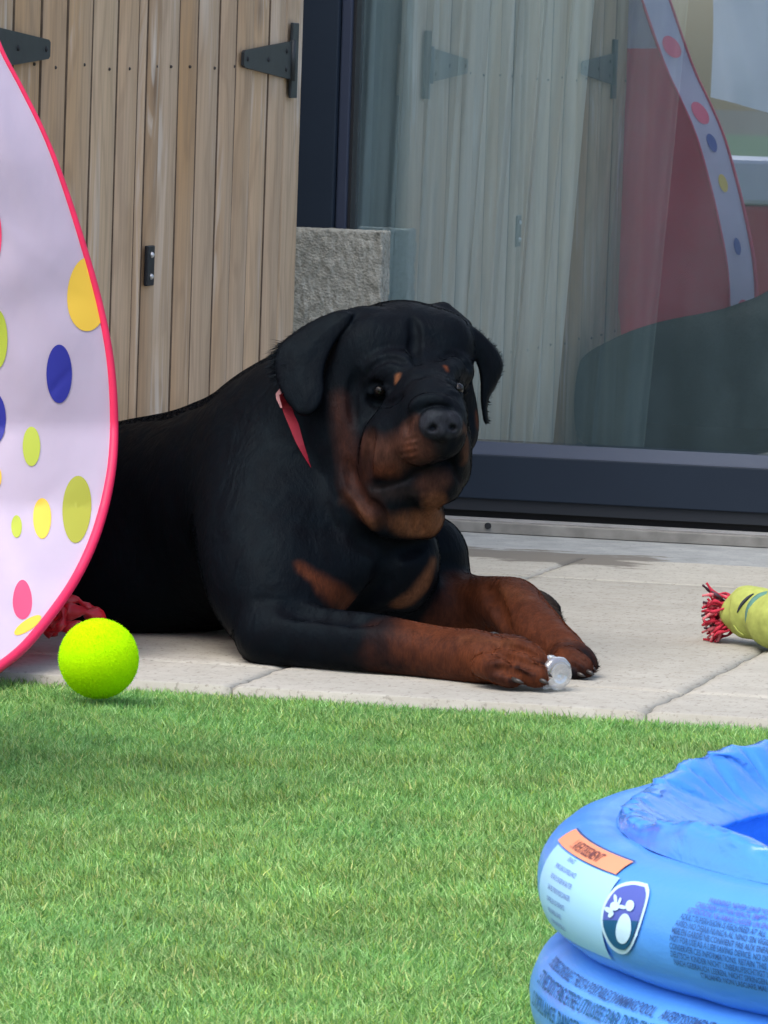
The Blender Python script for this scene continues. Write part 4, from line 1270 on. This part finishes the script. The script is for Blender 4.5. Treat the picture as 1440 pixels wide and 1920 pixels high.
# dots on the side band
def band_dot(i0, rx, ry, colr):
    V = []; n = 20
    for k in range(n):
        a = 2 * PI * k / n; i = i0 + ry * math.sin(a); w = 0.066 + rx * math.cos(a)
        x = np.interp(i, np.arange(len(rbs)), rbs[:, 0]); y = np.interp(i, np.arange(len(rbs)), rbs[:, 1])
        V.append(at(x + 0.6, y, tentD0(y) + w))
    link_mesh('polka_dot', pymesh('polka_dot', V, [tuple(range(n))]), DM[colr], tent)
for i0, rx, ry, c_ in ((34, .04, 2.6, 'pink'), (53, .035, 3.4, 'pink'), (62, .022, 2.6, 'blue'), (71, .02, 1.8, 'yellow'), (84, .016, 2.0, 'blue'), (100, .03, 3, 'pink')):
    band_dot(i0, rx, ry, c_)
# crumpled red cloth at the foot of the tent
def crumple(pts, rad, seed, flat=0.55):
    Q = catmull([at(*p) for p in pts], 8)
    me = tube_mesh('red_cloth_fold', Q, [rad * (0.75 + 0.35 * math.sin(i * 0.7 + seed)) for i in range(len(Q))], 14)
    for v in me.vertices:
        q = v.co * 55 + Vector((seed, 0, 0))
        v.co += mnoise.noise_vector(q) * 0.005 + mnoise.noise_vector(q * 2.3) * 0.002
        v.co.z = max(v.co.z, 0.001)
    return me
cl = [crumple([(88, 1182, 7.86), (120, 1150, 7.84), (165, 1150, 7.86), (212, 1182, 7.9)], 0.011, 1.0),
      crumple([(95, 1150, 7.88), (130, 1128, 7.88), (165, 1142, 7.88), (196, 1172, 7.9)], 0.008, 2.5),
      crumple([(70, 1185, 7.82), (100, 1170, 7.80), (118, 1150, 7.80), (112, 1176, 7.78), (86, 1186, 7.80)], 0.007, 4.0),
      crumple([(110, 1180, 7.82), (150, 1172, 7.81), (185, 1186, 7.84)], 0.009, 5.0)]
link_mesh('red_cloth_fold', join_meshes('red_cloth_fold', cl), simple('crumpled_red_nylon', (0.50, 0.012, 0.02), 0.38, var=0.2, scale=30), tent)

# ------------------------------------------------------------------ bright ball
BALLM = NT('bright_yellow_green_felt')
bv = BALLM.coord()
BALLM.set(Base_Color=BALLM.ramp(BALLM.noise(bv, 300, 3), [(0.3, (0.48, 0.90, 0.001)), (0.7, (0.56, 1.0, 0.002))]), Roughness=0.95, Specular_IOR_Level=0.05)
BALLM.bump(BALLM.noise(bv, 420, 3, 0.7), 0.5, 0.0015)
bc = Vector(at(185, 1235, 7.385)); br = 75 * 7.385 / FPX
ball = empty('ball', (bc.x, bc.y, 0), label='bright yellow-green tennis-style ball on the edge of the lawn beside the tent', cat='ball')
bm = bmesh.new(); bmesh.ops.create_uvsphere(bm, u_segments=64, v_segments=40, radius=br)
for v in bm.verts: v.co *= 1 + 0.004 * mnoise.noise(v.co * 60)
bmesh.ops.translate(bm, vec=bc, verts=bm.verts)
link_mesh('ball_shell', bm_mesh('ball_shell', bm), BALLM.m, ball, smooth=True)
n = 9000
nn = rng.normal(size=(n, 3)); nn /= np.linalg.norm(nn, axis=1)[:, None]
tg = np.cross(nn, rng.normal(size=(n, 3))); tg /= np.linalg.norm(tg, axis=1)[:, None]
b0 = np.array(bc) + nn * br * 0.998; L = rng.uniform(0.0012, 0.0030, n)[:, None]
side = np.cross(nn, tg) * 0.00035
Vv = np.stack([b0 - side, b0 + side, b0 + (nn * 0.7 + tg * 0.7) * L], 1).reshape(-1, 3)
link_mesh('felt_fuzz', npmesh('felt_fuzz', Vv, np.arange(3 * n).reshape(-1, 3)), BALLM.m, ball, kind='stuff')

# ------------------------------------------------------------------ clear plastic bottle held between the forepaws
PLM = NT('clear_plastic'); PLM.set(Base_Color=(0.9, 0.95, 1.0, 1), Roughness=0.08, IOR=1.45, Specular_IOR_Level=0.8)
gl = PLM.n('BsdfGlossy', {'Color': (1, 1, 1, 1), 'Roughness': 0.12}); trn = PLM.n('BsdfTransparent', {'Color': (0.93, 0.96, 0.97, 1)})
df = PLM.n('BsdfDiffuse', {'Color': (0.8, 0.84, 0.88, 1)})
lw_ = PLM.n('LayerWeight', {'Blend': 0.45}); fac = PLM.ramp(lw_.outputs['Facing'], [(0.0, (0.16, 0.16, 0.16)), (1.0, (0.8, 0.8, 0.8))])
m1 = PLM.n('MixShader', {'Fac': fac}); PLM.t.links.new(trn.outputs[0], m1.inputs[1]); PLM.t.links.new(gl.outputs[0], m1.inputs[2])
m2 = PLM.n('MixShader', {'Fac': 0.16}); PLM.t.links.new(m1.outputs[0], m2.inputs[1]); PLM.t.links.new(df.outputs[0], m2.inputs[2])
PLM.t.links.new(m2.outputs[0], PLM.o.inputs['Surface'])
P0b = Vector(at(1051, 1257, 7.59)); P0b.z = 0.0238
bottle = empty('plastic_bottle', (P0b.x, P0b.y, 0), label='small crushed clear plastic bottle lying between the forepaws of the dog', cat='bottle')
axd = (-RTV * 0.62 + FWV * 0.80); axd.z = 0; axd.normalize()
def lathe(name, prof, base, axis_, seg=40, crush=0.0, seed=0.0):
    a = axis_.normalized(); u = a.cross(Vector((0, 0, 1))).normalized(); w = u.cross(a)
    V = []; Fc = []
    for i, (s, r) in enumerate(prof):
        for j in range(seg):
            an = 2 * PI * j / seg
            q = Vector((math.cos(an) * 2 + seed, math.sin(an) * 2, s * 90))
            r2 = r * (1 + crush * mnoise.noise(q)) if r > 1e-4 else r
            V.append(base + a * s + (u * math.cos(an) + w * math.sin(an)) * r2)
    for i in range(len(prof) - 1):
        for j in range(seg):
            k = (j + 1) % seg
            Fc.append((i * seg + j, i * seg + k, (i + 1) * seg + k, (i + 1) * seg + j))
    me = pymesh(name, V, Fc); me.polygons.foreach_set('use_smooth', np.ones(len(me.polygons), dtype=bool)); return me
prof = [(a_ * 1.15, b_ * 1.13) for a_, b_ in [(0.004, 0.0005), (0.0035, 0.006), (0.0005, 0.009), (0.0, 0.014), (0.001, 0.0185), (0.005, 0.0205), (0.010, 0.0200), (0.013, 0.0188), (0.016, 0.0203), (0.022, 0.0205), (0.026, 0.0188), (0.030, 0.0200), (0.038, 0.019), (0.044, 0.014), (0.048, 0.0095), (0.052, 0.0085)]]
link_mesh('bottle_shell', lathe('bottle_shell', prof, P0b, axd, 40, 0.10, 1.0), PLM.m, bottle)
link_mesh('bottle_base', lathe('bottle_base', [(0.0008, 0.0155), (-0.0006, 0.0145), (0.0006, 0.0125), (0.002, 0.010), (0.0008, 0.007), (0.003, 0.003), (0.003, 0.0004)], P0b, axd, 32, 0.05, 3.0), PLM.m, bottle)

# ------------------------------------------------------------------ knotted felt and rope dog toy at the right
def felt(name, col): 
    return simple(name, col, 0.9, var=0.13, scale=90, bump=0.5, bdist=0.0015)
FY = felt('lime_felt', (0.37, 0.43, 0.10)); FG = felt('teal_felt', (0.10, 0.24, 0.19)); FK = felt('dark_thread', (0.03, 0.035, 0.05))
pb = Vector(at(1430, 1200, 8.22)); pb.z = 0
toy = empty('rope_toy', pb, label='lime-yellow felt dog toy with green band and frayed red rope end on the paving', cat='dog toy')
ax_pts = [(1368, 1152, 8.32), (1374, 1150, 8.32), (1384, 1149, 8.31), (1400, 1148, 8.30), (1420, 1150, 8.28), (1436, 1156, 8.26), (1456, 1164, 8.23), (1480, 1162, 8.21), (1530, 1158, 8.18), (1580, 1160, 8.15)]
rad_px = [4, 26, 40, 49, 51, 47, 55, 60, 54, 30]
Q = catmull([[*at(x, y, D), r * D / FPX] for (x, y, D), r in zip(ax_pts, rad_px)], 5)
me = tube_mesh('felt_body', [Vector(q[:3]) for q in Q], [q[3] for q in Q], 40)
for v in me.vertices:
    v.co += mnoise.noise_vector(v.co * 40) * 0.003; v.co.z = max(v.co.z, 0.0)
body_t = link_mesh('felt_body', me, FY, toy)
BT = BVHTree.FromPolygons([v.co[:] for v in me.vertices], [tuple(p_.vertices) for p_ in me.polygons])
def on_bvh(bvh, px, py, off=0.0):
    loc, nor, _, _ = bvh.ray_cast(Vector(CAMP), Vector(ray(px, py)).normalized())
    if loc is None: return None
    if nor.dot(FWV) > 0: nor = -nor
    return loc + nor * off
def strip_px(name, bvh, pts, rad, mat, parent, off=0.0008):
    W = [on_bvh(bvh, x, y, off) for x, y in catmull(pts, 6)]
    W = [w for w in W if w is not None]
    return link_mesh(name, tube_mesh(name, W, [rad * (0.3 + 0.7 * math.sin(PI * min(1, (i + 0.5) / len(W)))) for i in range(len(W))], 8), mat, parent)
strip_px('dark_seam', BT, [(1383, 1148), (1390, 1135), (1402, 1122), (1413, 1114)], 0.0026, FK, toy)
strip_px('stitched_seam', BT, [(1376, 1172), (1386, 1184), (1398, 1192)], 0.0016, FY, toy)
# green band wound round the body
V = []; Fc = []
ctr = Vector(at(1447, 1160, 8.25)); tdir = (Vector(at(1452, 1160, 8.24)) - Vector(at(1404, 1148, 8.30))).normalized()
tdir = (tdir + Vector((0, 0, 0.10)) - FWV * 0.15).normalized()
u_ = tdir.cross(Vector((0, 0, 1))).normalized(); w_ = u_.cross(tdir)
segn = 48
for j in range(segn):
    a = 2 * PI * j / segn; rr0 = 0.0405 + 0.0012 * math.sin(3 * a)
    for (ds, dr) in ((-0.0075, -0.001), (-0.006, 0.0015), (0.006, 0.0015), (0.0075, -0.001)):
        q = ctr + (u_ * math.cos(a) + w_ * math.sin(a)) * (rr0 + dr) + tdir * ds
        q.z = max(q.z, 0.0); V.append(q)
for j in range(segn):
    k = (j + 1) % segn
    for i in range(3): Fc.append((j * 4 + i, k * 4 + i, k * 4 + i + 1, j * 4 + i + 1))
link_mesh('green_band', pymesh('green_band', V, Fc), FG, toy, smooth=True)
V2 = Q  # second turn of felt, wound over the first
me = tube_mesh('felt_wrap', [Vector(at(1446 + 22 * math.cos(a) * 0.35, 1163 - 50 * math.sin(a), 8.235 - 0.030 * math.cos(a))) for a in np.linspace(-1.5, 1.5, 14)], [0.006 + 0.011 * math.sin(PI * t) for t in np.linspace(0.02, 0.98, 14)], 16)
for v in me.vertices:
    v.co += mnoise.noise_vector(v.co * 60) * 0.0015; v.co.z = max(v.co.z, 0.0)
link_mesh('felt_wrap', me, FY, toy)
REDS = [simple('red_rope', (0.50, 0.02, 0.05), 0.8), simple('pale_red_rope', (0.62, 0.16, 0.18), 0.8), simple('dark_rope', (0.07, 0.03, 0.05), 0.8)]
for k_, mt in enumerate(REDS):
    ms = []
    for i in range((60, 34, 16)[k_]):
        y0 = 1150 + rng.normal(0, 10); D0_ = 8.33 + rng.normal(0, 0.012)
        L = rng.uniform(30, 62); fan = (y0 - 1150) * 1.9 + rng.normal(0, 9)
        P_ = [(1378, y0, D0_), (1378 - L * 0.35, y0 + fan * 0.3 + rng.normal(0, 3), D0_ + rng.normal(0, .004)), (1378 - L * 0.75, 1150 + fan * 0.95 + 6 + rng.normal(0, 4), D0_ + rng.normal(0, .01)), (1378 - L, 1152 + fan * 1.2 + 8 + rng.normal(0, 7), D0_ + rng.normal(0, .014))]
        C_ = catmull([at(*q) for q in P_], 4); C_[:, 2] = np.maximum(C_[:, 2], 0.002)
        ms.append(tube_mesh('rope_strands', C_, [0.0024 + 0.0007 * math.sin(j) for j in range(len(C_))], 5))
    link_mesh('rope_strands', join_meshes('rope_strands', ms), mt, toy)

# ------------------------------------------------------------------ inflatable paddling pool at the lower right
VIN = NT('blue_vinyl'); vv = VIN.coord()
VIN.set(Base_Color=VIN.ramp(VIN.noise(vv, 5, 3), [(0.3, (0.055, 0.25, 0.74)), (0.7, (0.085, 0.31, 0.82))]), Roughness=0.30, Specular_IOR_Level=0.5, Coat_Weight=0.15, Coat_Roughness=0.15)
VIN.bump(VIN.noise(VIN.coord((1, 1, 2.5)), 26, 4, 0.6), 0.22, 0.004)
LIN = NT('blue_liner_vinyl')
LIN.set(Base_Color=(0.045, 0.27, 0.86, 1), Roughness=0.16, Specular_IOR_Level=1.0, Coat_Weight=0.5, Coat_Roughness=0.08)
_nv = LIN.noise(LIN.coord((1, 1, 1)), 24, 5, 0.55, 1.6)
LIN.bump(_nv, 0.26, 0.007)
_tl = LIN.n('BsdfTranslucent', {'Color': (0.05, 0.3, 0.9, 1)}); _mx = LIN.n('MixShader', {'Fac': 0.06})
LIN.t.links.new(LIN.b.outputs[0], _mx.inputs[1]); LIN.t.links.new(_tl.outputs[0], _mx.inputs[2]); LIN.t.links.new(_mx.outputs[0], LIN.o.inputs['Surface'])
R1, RT1 = 0.570, 0.0505
e1 = -Vector(right0); e2 = -Vector(fwd0)
up_c = Vector(at(1119, 1650, 4.77)); lo_c = Vector(at(1100, 1868, 4.77))
Pc = up_c + Vector(right0) * R1
z1 = up_c.z; z2 = lo_c.z
pool = empty('paddling_pool', (Pc.x, Pc.y, 0), label='blue inflatable paddling pool with printed warnings, its liner half collapsed', cat='paddling pool')
def ringpt(th, ph, Rm, rt, zc, off=0.0, sq=1.0):
    rr = Rm + (rt + off) * math.cos(ph)
    return Vector((Pc.x, Pc.y, 0)) + (e1 * math.cos(th) + e2 * math.sin(th)) * rr + Vector((0, 0, zc + (rt * sq + off) * math.sin(ph)))
def ring(name, Rm, rt, zc, seed):
    nu, nv = 360, 44
    V = []; Fc = []
    for i in range(nu):
        th = 2 * PI * i / nu
        for j in range(nv):
            ph = 2 * PI * j / nv
            wr = mnoise.noise((math.cos(th) * 14, math.sin(th) * 14, ph * 0.8 + seed)) * 0.0012
            inner = max(0, -math.cos(ph)) ** 3
            wr += inner * mnoise.noise((math.cos(th) * 40, math.sin(th) * 40, ph * 2 + seed)) * 0.005
            V.append(ringpt(th, ph, Rm, rt, zc, wr))
    for i in range(nu):
        for j in range(nv):
            i2, j2 = (i + 1) % nu, (j + 1) % nv
            Fc.append((i * nv + j, i2 * nv + j, i2 * nv + j2, i * nv + j2))
    me = pymesh(name, V, Fc)
    o = link_mesh(name, me, VIN.m, pool, smooth=True)
    return o, BVHTree.FromPolygons([tuple(v) for v in V], Fc)
ring1, BR1 = ring('ring', R1, RT1, z1, 1.0)
ring2, BR2 = ring('ring', R1 + 0.002, RT1 * 1.02, z2, 5.0)
z3 = z2 - (z1 - z2)
if z3 > -0.05: pass
# liner: heaped fold on the upper ring, inner slope, tuck, wall, floor
def hcrest(deg):
    return float(np.interp(deg, [-180, -60, -38, -28, -18, -8, 4, 11, 17, 23, 30, 37, 43, 60, 100, 180],
                           [.03, .03, .030, .024, .010, .006, .006, .010, .020, .028, .026, .016, .014, .012, .02, .02]))
def liner():
    nu = 720; prof_n = 34
    V = []; Fc = []
    for i in range(nu):
        th = 2 * PI * i / nu - PI; dg = math.degrees(th); h = hcrest(dg)
        g = math.exp(-(dg / 24.0) ** 2)
        r = RT1
        pts = [(-0.30 * r, 0.965 * r), (-0.36 * r, 1.03 * r + h * 0.30), (-0.50 * r, 1.03 * r + h * 0.85), (-0.80 * r, 1.02 * r + h), (-1.05 * r, 0.90 * r + h * 0.85), (-1.45 * r, 0.80 * r + 0.2 * h), (-1.85 * r, 0.66 * r),
               (-1.78 * r, 0.50 * r), (-1.2 * r, 0.30 * r), (-1.18 * r, -0.9 * r), (-1.12 * r, -1.8 * r), (-1.3 * r, -2.6 * r), (-2.6 * r, -2.95 * r), (-R1 * 0.96, -2.95 * r)]
        C = catmull(pts, 4)
        prof_n = len(C)
        for j, (a, z) in enumerate(C):
            s = j / prof_n
            env = math.sin(PI * min(1.0, max(0.0, (j - 5) / 22.0))) ** 1.3 if j < 27 else 0.1
            w_ = mnoise.noise((math.cos(th) * 5, math.sin(th) * 5, s * 3 + 9)) * 1.2
            n1 = mnoise.noise((math.cos(th) * 5, math.sin(th) * 5, s * 2.2))
            n4 = max(0.0, 0.30 - abs(mnoise.noise((math.cos(th) * 9 + w_, math.sin(th) * 9 - w_, s * 3.0 + w_ + 2)))) / 0.30
            n5 = max(0.0, 0.35 - abs(mnoise.noise((math.cos(th) * 20 + w_, math.sin(th) * 20, s * 1.2 + 5)))) / 0.35
            da = env * (0.007 * n1 + 0.012 * n4 ** 1.6 + 0.012 * g * n5 ** 1.3)
            dz = env * (0.004 * n1 + 0.004 * n4 ** 1.6 + 0.004 * g * n5)
            rr = R1 + a + da
            V.append(Vector((Pc.x, Pc.y, 0)) + (e1 * math.cos(th) + e2 * math.sin(th)) * rr + Vector((0, 0, max(z1 + z + dz, 0.004))))
    for i in range(nu):
        for j in range(prof_n - 1):
            i2 = (i + 1) % nu
            Fc.append((i * prof_n + j, i2 * prof_n + j, i2 * prof_n + j + 1, i * prof_n + j + 1))
    me = pymesh('liner', V, Fc)
    return me
link_mesh('liner', liner(), LIN.m, pool, smooth=True)
INK = simple('navy_ink', (0.015, 0.06, 0.20), 0.4); INKP = simple('violet_ink', (0.07, 0.10, 0.42), 0.4); WHT = simple('pale_print', (0.50, 0.72, 0.90), 0.4)
ORG = simple('orange_print', (0.80, 0.30, 0.16), 0.4); TEA = simple('teal_print', (0.0, 0.075, 0.20), 0.4); INKB = simple('brown_ink', (0.16, 0.05, 0.05), 0.5); LBL = simple('light_blue_print', (0.33, 0.62, 0.88), 0.4)
def decal(name, poly, bvh, off, mat, parent, cell=7.0):
    bm = bmesh.new()
    vs = [bm.verts.new((x, y, 0)) for x, y in poly]
    bm.faces.new(vs); 
    xs = [p[0] for p in poly]; ys = [p[1] for p in poly]
    x = min(xs) + cell
    while x < max(xs):
        bmesh.ops.bisect_plane(bm, geom=bm.verts[:] + bm.edges[:] + bm.faces[:], plane_co=(x, 0, 0), plane_no=(1, 0, 0)); x += cell
    y = min(ys) + cell
    while y < max(ys):
        bmesh.ops.bisect_plane(bm, geom=bm.verts[:] + bm.edges[:] + bm.faces[:], plane_co=(0, y, 0), plane_no=(0, 1, 0)); y += cell
    bmesh.ops.triangulate(bm, faces=bm.faces[:])
    dead = []
    for v in bm.verts:
        w = on_bvh(bvh, v.co.x, v.co.y, off)
        if w is None: dead.append(v)
        else: v.co = w
    bmesh.ops.delete(bm, geom=dead, context='VERTS')
    me = bpy.data.meshes.new(name); bm.to_mesh(me); bm.free()
    return link_mesh(name, me, mat, parent, smooth=True)
def tband(t0, t1, p0, p1, Rm, rt, zc, off, mat, name, parent, sk=0.0):
    nu, nv = 24, 14; V = []; Fc = []
    for i in range(nu):
        for j in range(nv):
            f = j / (nv - 1)
            th = R(t0 + (t1 - t0) * i / (nu - 1) + sk * (f - 0.5)); V.append(ringpt(th, R(p0 + (p1 - p0) * f), Rm, rt, zc, off))
    for i in range(nu - 1):
        for j in range(nv - 1): Fc.append((i * nv + j, (i + 1) * nv + j, (i + 1) * nv + j + 1, i * nv + j + 1))
    return link_mesh(name, pymesh(name, V, Fc), mat, parent, smooth=True)
tband(4.5, 22.6, -36, 44, R1, RT1, z1, 0.0016, LBL, 'warning_panel', ring1, 0.0)
tband(3.0, 21.6, 46, 66, R1, RT1, z1, 0.0017, ORG, 'orange_strip', ring1, 0.0)
tband(3.0, 21.8, 66.4, 68.0, R1, RT1, z1, 0.0017, INK, 'strip_edge', ring1, 0.0)
def text_on(txt, size, t0, p0, Rm, rt, zc, mat, parent, off=0.0019, xs=0.80, bold=0.0, name='print_line', maxdeg=None):
    cu = bpy.data.curves.new('t', 'FONT'); cu.body = txt; cu.size = size; cu.resolution_u = 2; cu.offset = bold
    o = bpy.data.objects.new('t', cu); COL.objects.link(o)
    dg = bpy.context.evaluated_depsgraph_get(); dg.update()
    me = bpy.data.meshes.new_from_object(o.evaluated_get(dg))
    bpy.data.objects.remove(o); bpy.data.curves.remove(cu)
    bm = bmesh.new(); bm.from_mesh(me)
    bmesh.ops.triangulate(bm, faces=bm.faces[:])
    for v in bm.verts:
        v.co = ringpt(R(t0) + v.co.x * xs / (Rm + rt), R(p0) + v.co.y / rt, Rm, rt, zc, off)
    bm.to_mesh(me); bm.free(); me.name = name
    return link_mesh(name, me, mat, parent)
text_on('! AVERTISSEMENT', 0.0140, 8.4, 50, R1, RT1, z1, INKB, ring1, off=0.0024, xs=0.84, bold=0.0002)
small = ['JAMAIS SANS SURVEILLANCE', 'NE PAS PLONGER NI SAUTER', 'EAU PEU PROFONDE DANGER', 'SURVEILLER LES ENFANTS', 'VIDER APRES USAGE', 'NE PAS LAISSER SEULS']
for i, s in enumerate(['ENFANTS'] + small):
    text_on(s, 0.0058, 9.0 + (2.0 if i == 0 else 0), 38 - i * 10.5, R1, RT1, z1, INKP, ring1, off=0.0024, xs=0.92)
lines = ['WARNING: NEVER LEAVE YOUR CHILD UNATTENDED. DROWNING HAZARD. ALWAYS KEEP',
         'CHILDREN WITHIN REACH. EMPTY POOL AFTER USE. DO NOT DIVE OR JUMP. SHALLOW WATER',
         'ATTENTION: NE JAMAIS LAISSER UN ENFANT SANS SURVEILLANCE. DANGER DE NOYADE.',
         'ADULT SUPERVISION IS REQUIRED AT ALL TIMES. PLACE THE POOL ON SMOOTH GROUND',
         'AVISO: NO DEJAR NUNCA AL NINO SIN VIGILANCIA. PELIGRO DE AHOGAMIENTO. VACIAR',
         'MISE EN GARDE: NE CONVIENT PAS AUX ENFANTS DE MOINS DE 36 MOIS. POOL A VIDER',
         'NOT FOR USE AS A LIFE SAVING DEVICE. NO DIVING. USE ONLY ON LEVEL SURFACE',
         'CONSERVER CES INFORMATIONS. RETAIN THIS INFORMATION FOR FUTURE REFERENCE.',
         'DEUTSCH: KINDER NICHT UNBEAUFSICHTIGT LASSEN. ERTRINKUNGSGEFAHR. WASSER',
         'NACH GEBRAUCH LEEREN. NICHT SPRINGEN. FLACHES WASSER. AUF EBENEM BODEN',
         'ITALIANO: NON LASCIARE MAI I BAMBINI SENZA SORVEGLIANZA. PERICOLO']
for i, s in enumerate(lines):
    st = [35.2, 34.2, 33.6, 33.2, 32.9, 32.7, 32.6, 32.6, 32.7, 33.0, 36.0][i]
    text_on(s, 0.0066, st, 44 - i * 6.9, R1, RT1, z1, INKP if i < 3 else INK, ring1, xs=0.82, bold=0.00012)
# safety pictogram
o1 = [(1217, 1660), (1190, 1655), (1160, 1663), (1140, 1687), (1131, 1712), (1132, 1741), (1147, 1773), (1167, 1787), (1183, 1782), (1198, 1753), (1213, 1707), (1220, 1677)]
o1 = [tuple(p_) for p_ in catmull(o1 + [o1[0]], 4)[:-1]]
cxo, cyo = np.mean(o1, 0)
def shrink(P_, f): return [(cxo + (x - cxo) * f, cyo + (y - cyo) * f) for x, y in P_]
decal('pictogram_border', o1, BR1, 0.0018, WHT, ring1)
decal('pictogram_ground', shrink(o1, 0.88), BR1, 0.0024, INKP, ring1)
inn = shrink(o1, 0.87)
low_ = [p_ for p_ in inn if p_[1] > 1722]
decal('pictogram_water', low_, BR1, 0.0029, TEA, ring1)
decal('pictogram_figure', blob_pts(1176, 1741, 14, 27, 24, 0.1, 0.12), BR1, 0.0034, WHT, ring1)
decal('pictogram_figure', blob_pts(1187, 1701, 8, 10, 20, 0, 0.2), BR1, 0.0034, WHT, ring1)
fig = [(1160, 1684), (1164, 1686), (1163, 1693), (1169, 1696), (1175, 1697), (1175, 1704), (1168, 1703), (1164, 1708), (1168, 1714), (1162, 1719), (1154, 1714), (1146, 1716), (1140, 1709), (1146, 1703), (1142, 1699), (1150, 1696), (1156, 1698)]
for a_, b_, c_, d_, t_ in ((1148, 1708, 9, 5, .5), (1159, 1701, 9, 8, 0), (1172, 1703, 9, 3.5, .2), (1160, 1688, 3, 8, -.2), (1168, 1692, 2.5, 6, .3), (1152, 1716, 4, 6, .9)):
    decal('pictogram_figure', blob_pts(a_, b_, c_, d_, 16, 0, t_), BR1, 0.0034, WHT, ring1)
# lower ring lettering
text_on('PISCINE GONFLABLE  THIS IS A PORTABLE SWIMMING POOL    AVERTISSEMENT  ATTENTION', 0.0135, 5.0, 40, R1 + 0.002, RT1 * 1.02, z2, INK, ring2, xs=0.72, off=0.0020, bold=0.0002)
text_on('ET NE DOIT PAS ETRE UTILISEE PAR DES ENFANTS SEULS   NO DIVING', 0.0165, 5.0, 21, R1 + 0.002, RT1 * 1.02, z2, TEA, ring2, xs=0.85, off=0.0020, bold=0.0003)
text_on('SURVEILLANCE  DANGER  NO JUMPING  EAU PEU PROFONDE', 0.0165, 5.0, 0, R1 + 0.002, RT1 * 1.02, z2, TEA, ring2, xs=0.85, off=0.0020, bold=0.0003)

# ------------------------------------------------------------------ guessed things added left of the view for reflections in the glass door
rb = Vector(at(-700, 900, 6.55)); rb.z = 0
crate = empty('reflection_box', rb, label='red box with white lid, guessed and added out of view to be mirrored right of the tent reflection', cat='storage box')
me = box_bm(rb.x - 0.22, rb.x + 0.33, rb.y - 0.22, rb.y + 0.22, -0.02, 0.52, 0.01)
link_mesh('box_body', bm_mesh('box_body', me), simple('red_plastic', (0.60, 0.02, 0.04), 0.35), crate)
me = box_bm(rb.x - 0.235, rb.x + 0.345, rb.y - 0.235, rb.y + 0.235, 0.522, 0.635, 0.012)
link_mesh('box_lid', bm_mesh('box_lid', me), simple('white_plastic', (0.75, 0.72, 0.82), 0.35), crate)
# white sheet added behind the box for its pale reflection
sb = Vector(at(-1150, 900, 5.95)); sb.z = 0
sheet = empty('reflection_sheet', sb, label='white sheet on a line, guessed and added out of view to be mirrored in the top right corner of the glass', cat='sheet')
def shf(U, W):
    x = sb.x - 0.32 + 0.70 * U; z = 1.9 - (1.9 - (0.78 - 0.16 * U)) * W
    y = sb.y + 0.03 * np.sin(9 * U + 4 * W) + 0.012 * np.sin(31 * U - 22 * W + 2 * np.sin(6 * W))
    return np.stack([x, y, z], -1)
link_mesh('cloth', grid_mesh('cloth', shf, 60, 60), mat_fabric('white_sheet_cloth', (0.70, 0.72, 0.80), 0.4, bump=0.6), sheet, smooth=True)
for dx in (-0.50, 0.50):
    link_mesh('line_pole', tube_mesh('line_pole', [(sb.x + dx, sb.y, -0.02), (sb.x + dx, sb.y, 1.95)], 0.014, 10), IRON, sheet)
link_mesh('line', tube_mesh('line', [(sb.x - 0.50, sb.y, 1.91), (sb.x + 0.50, sb.y, 1.91)], 0.003, 6), IRON, sheet)
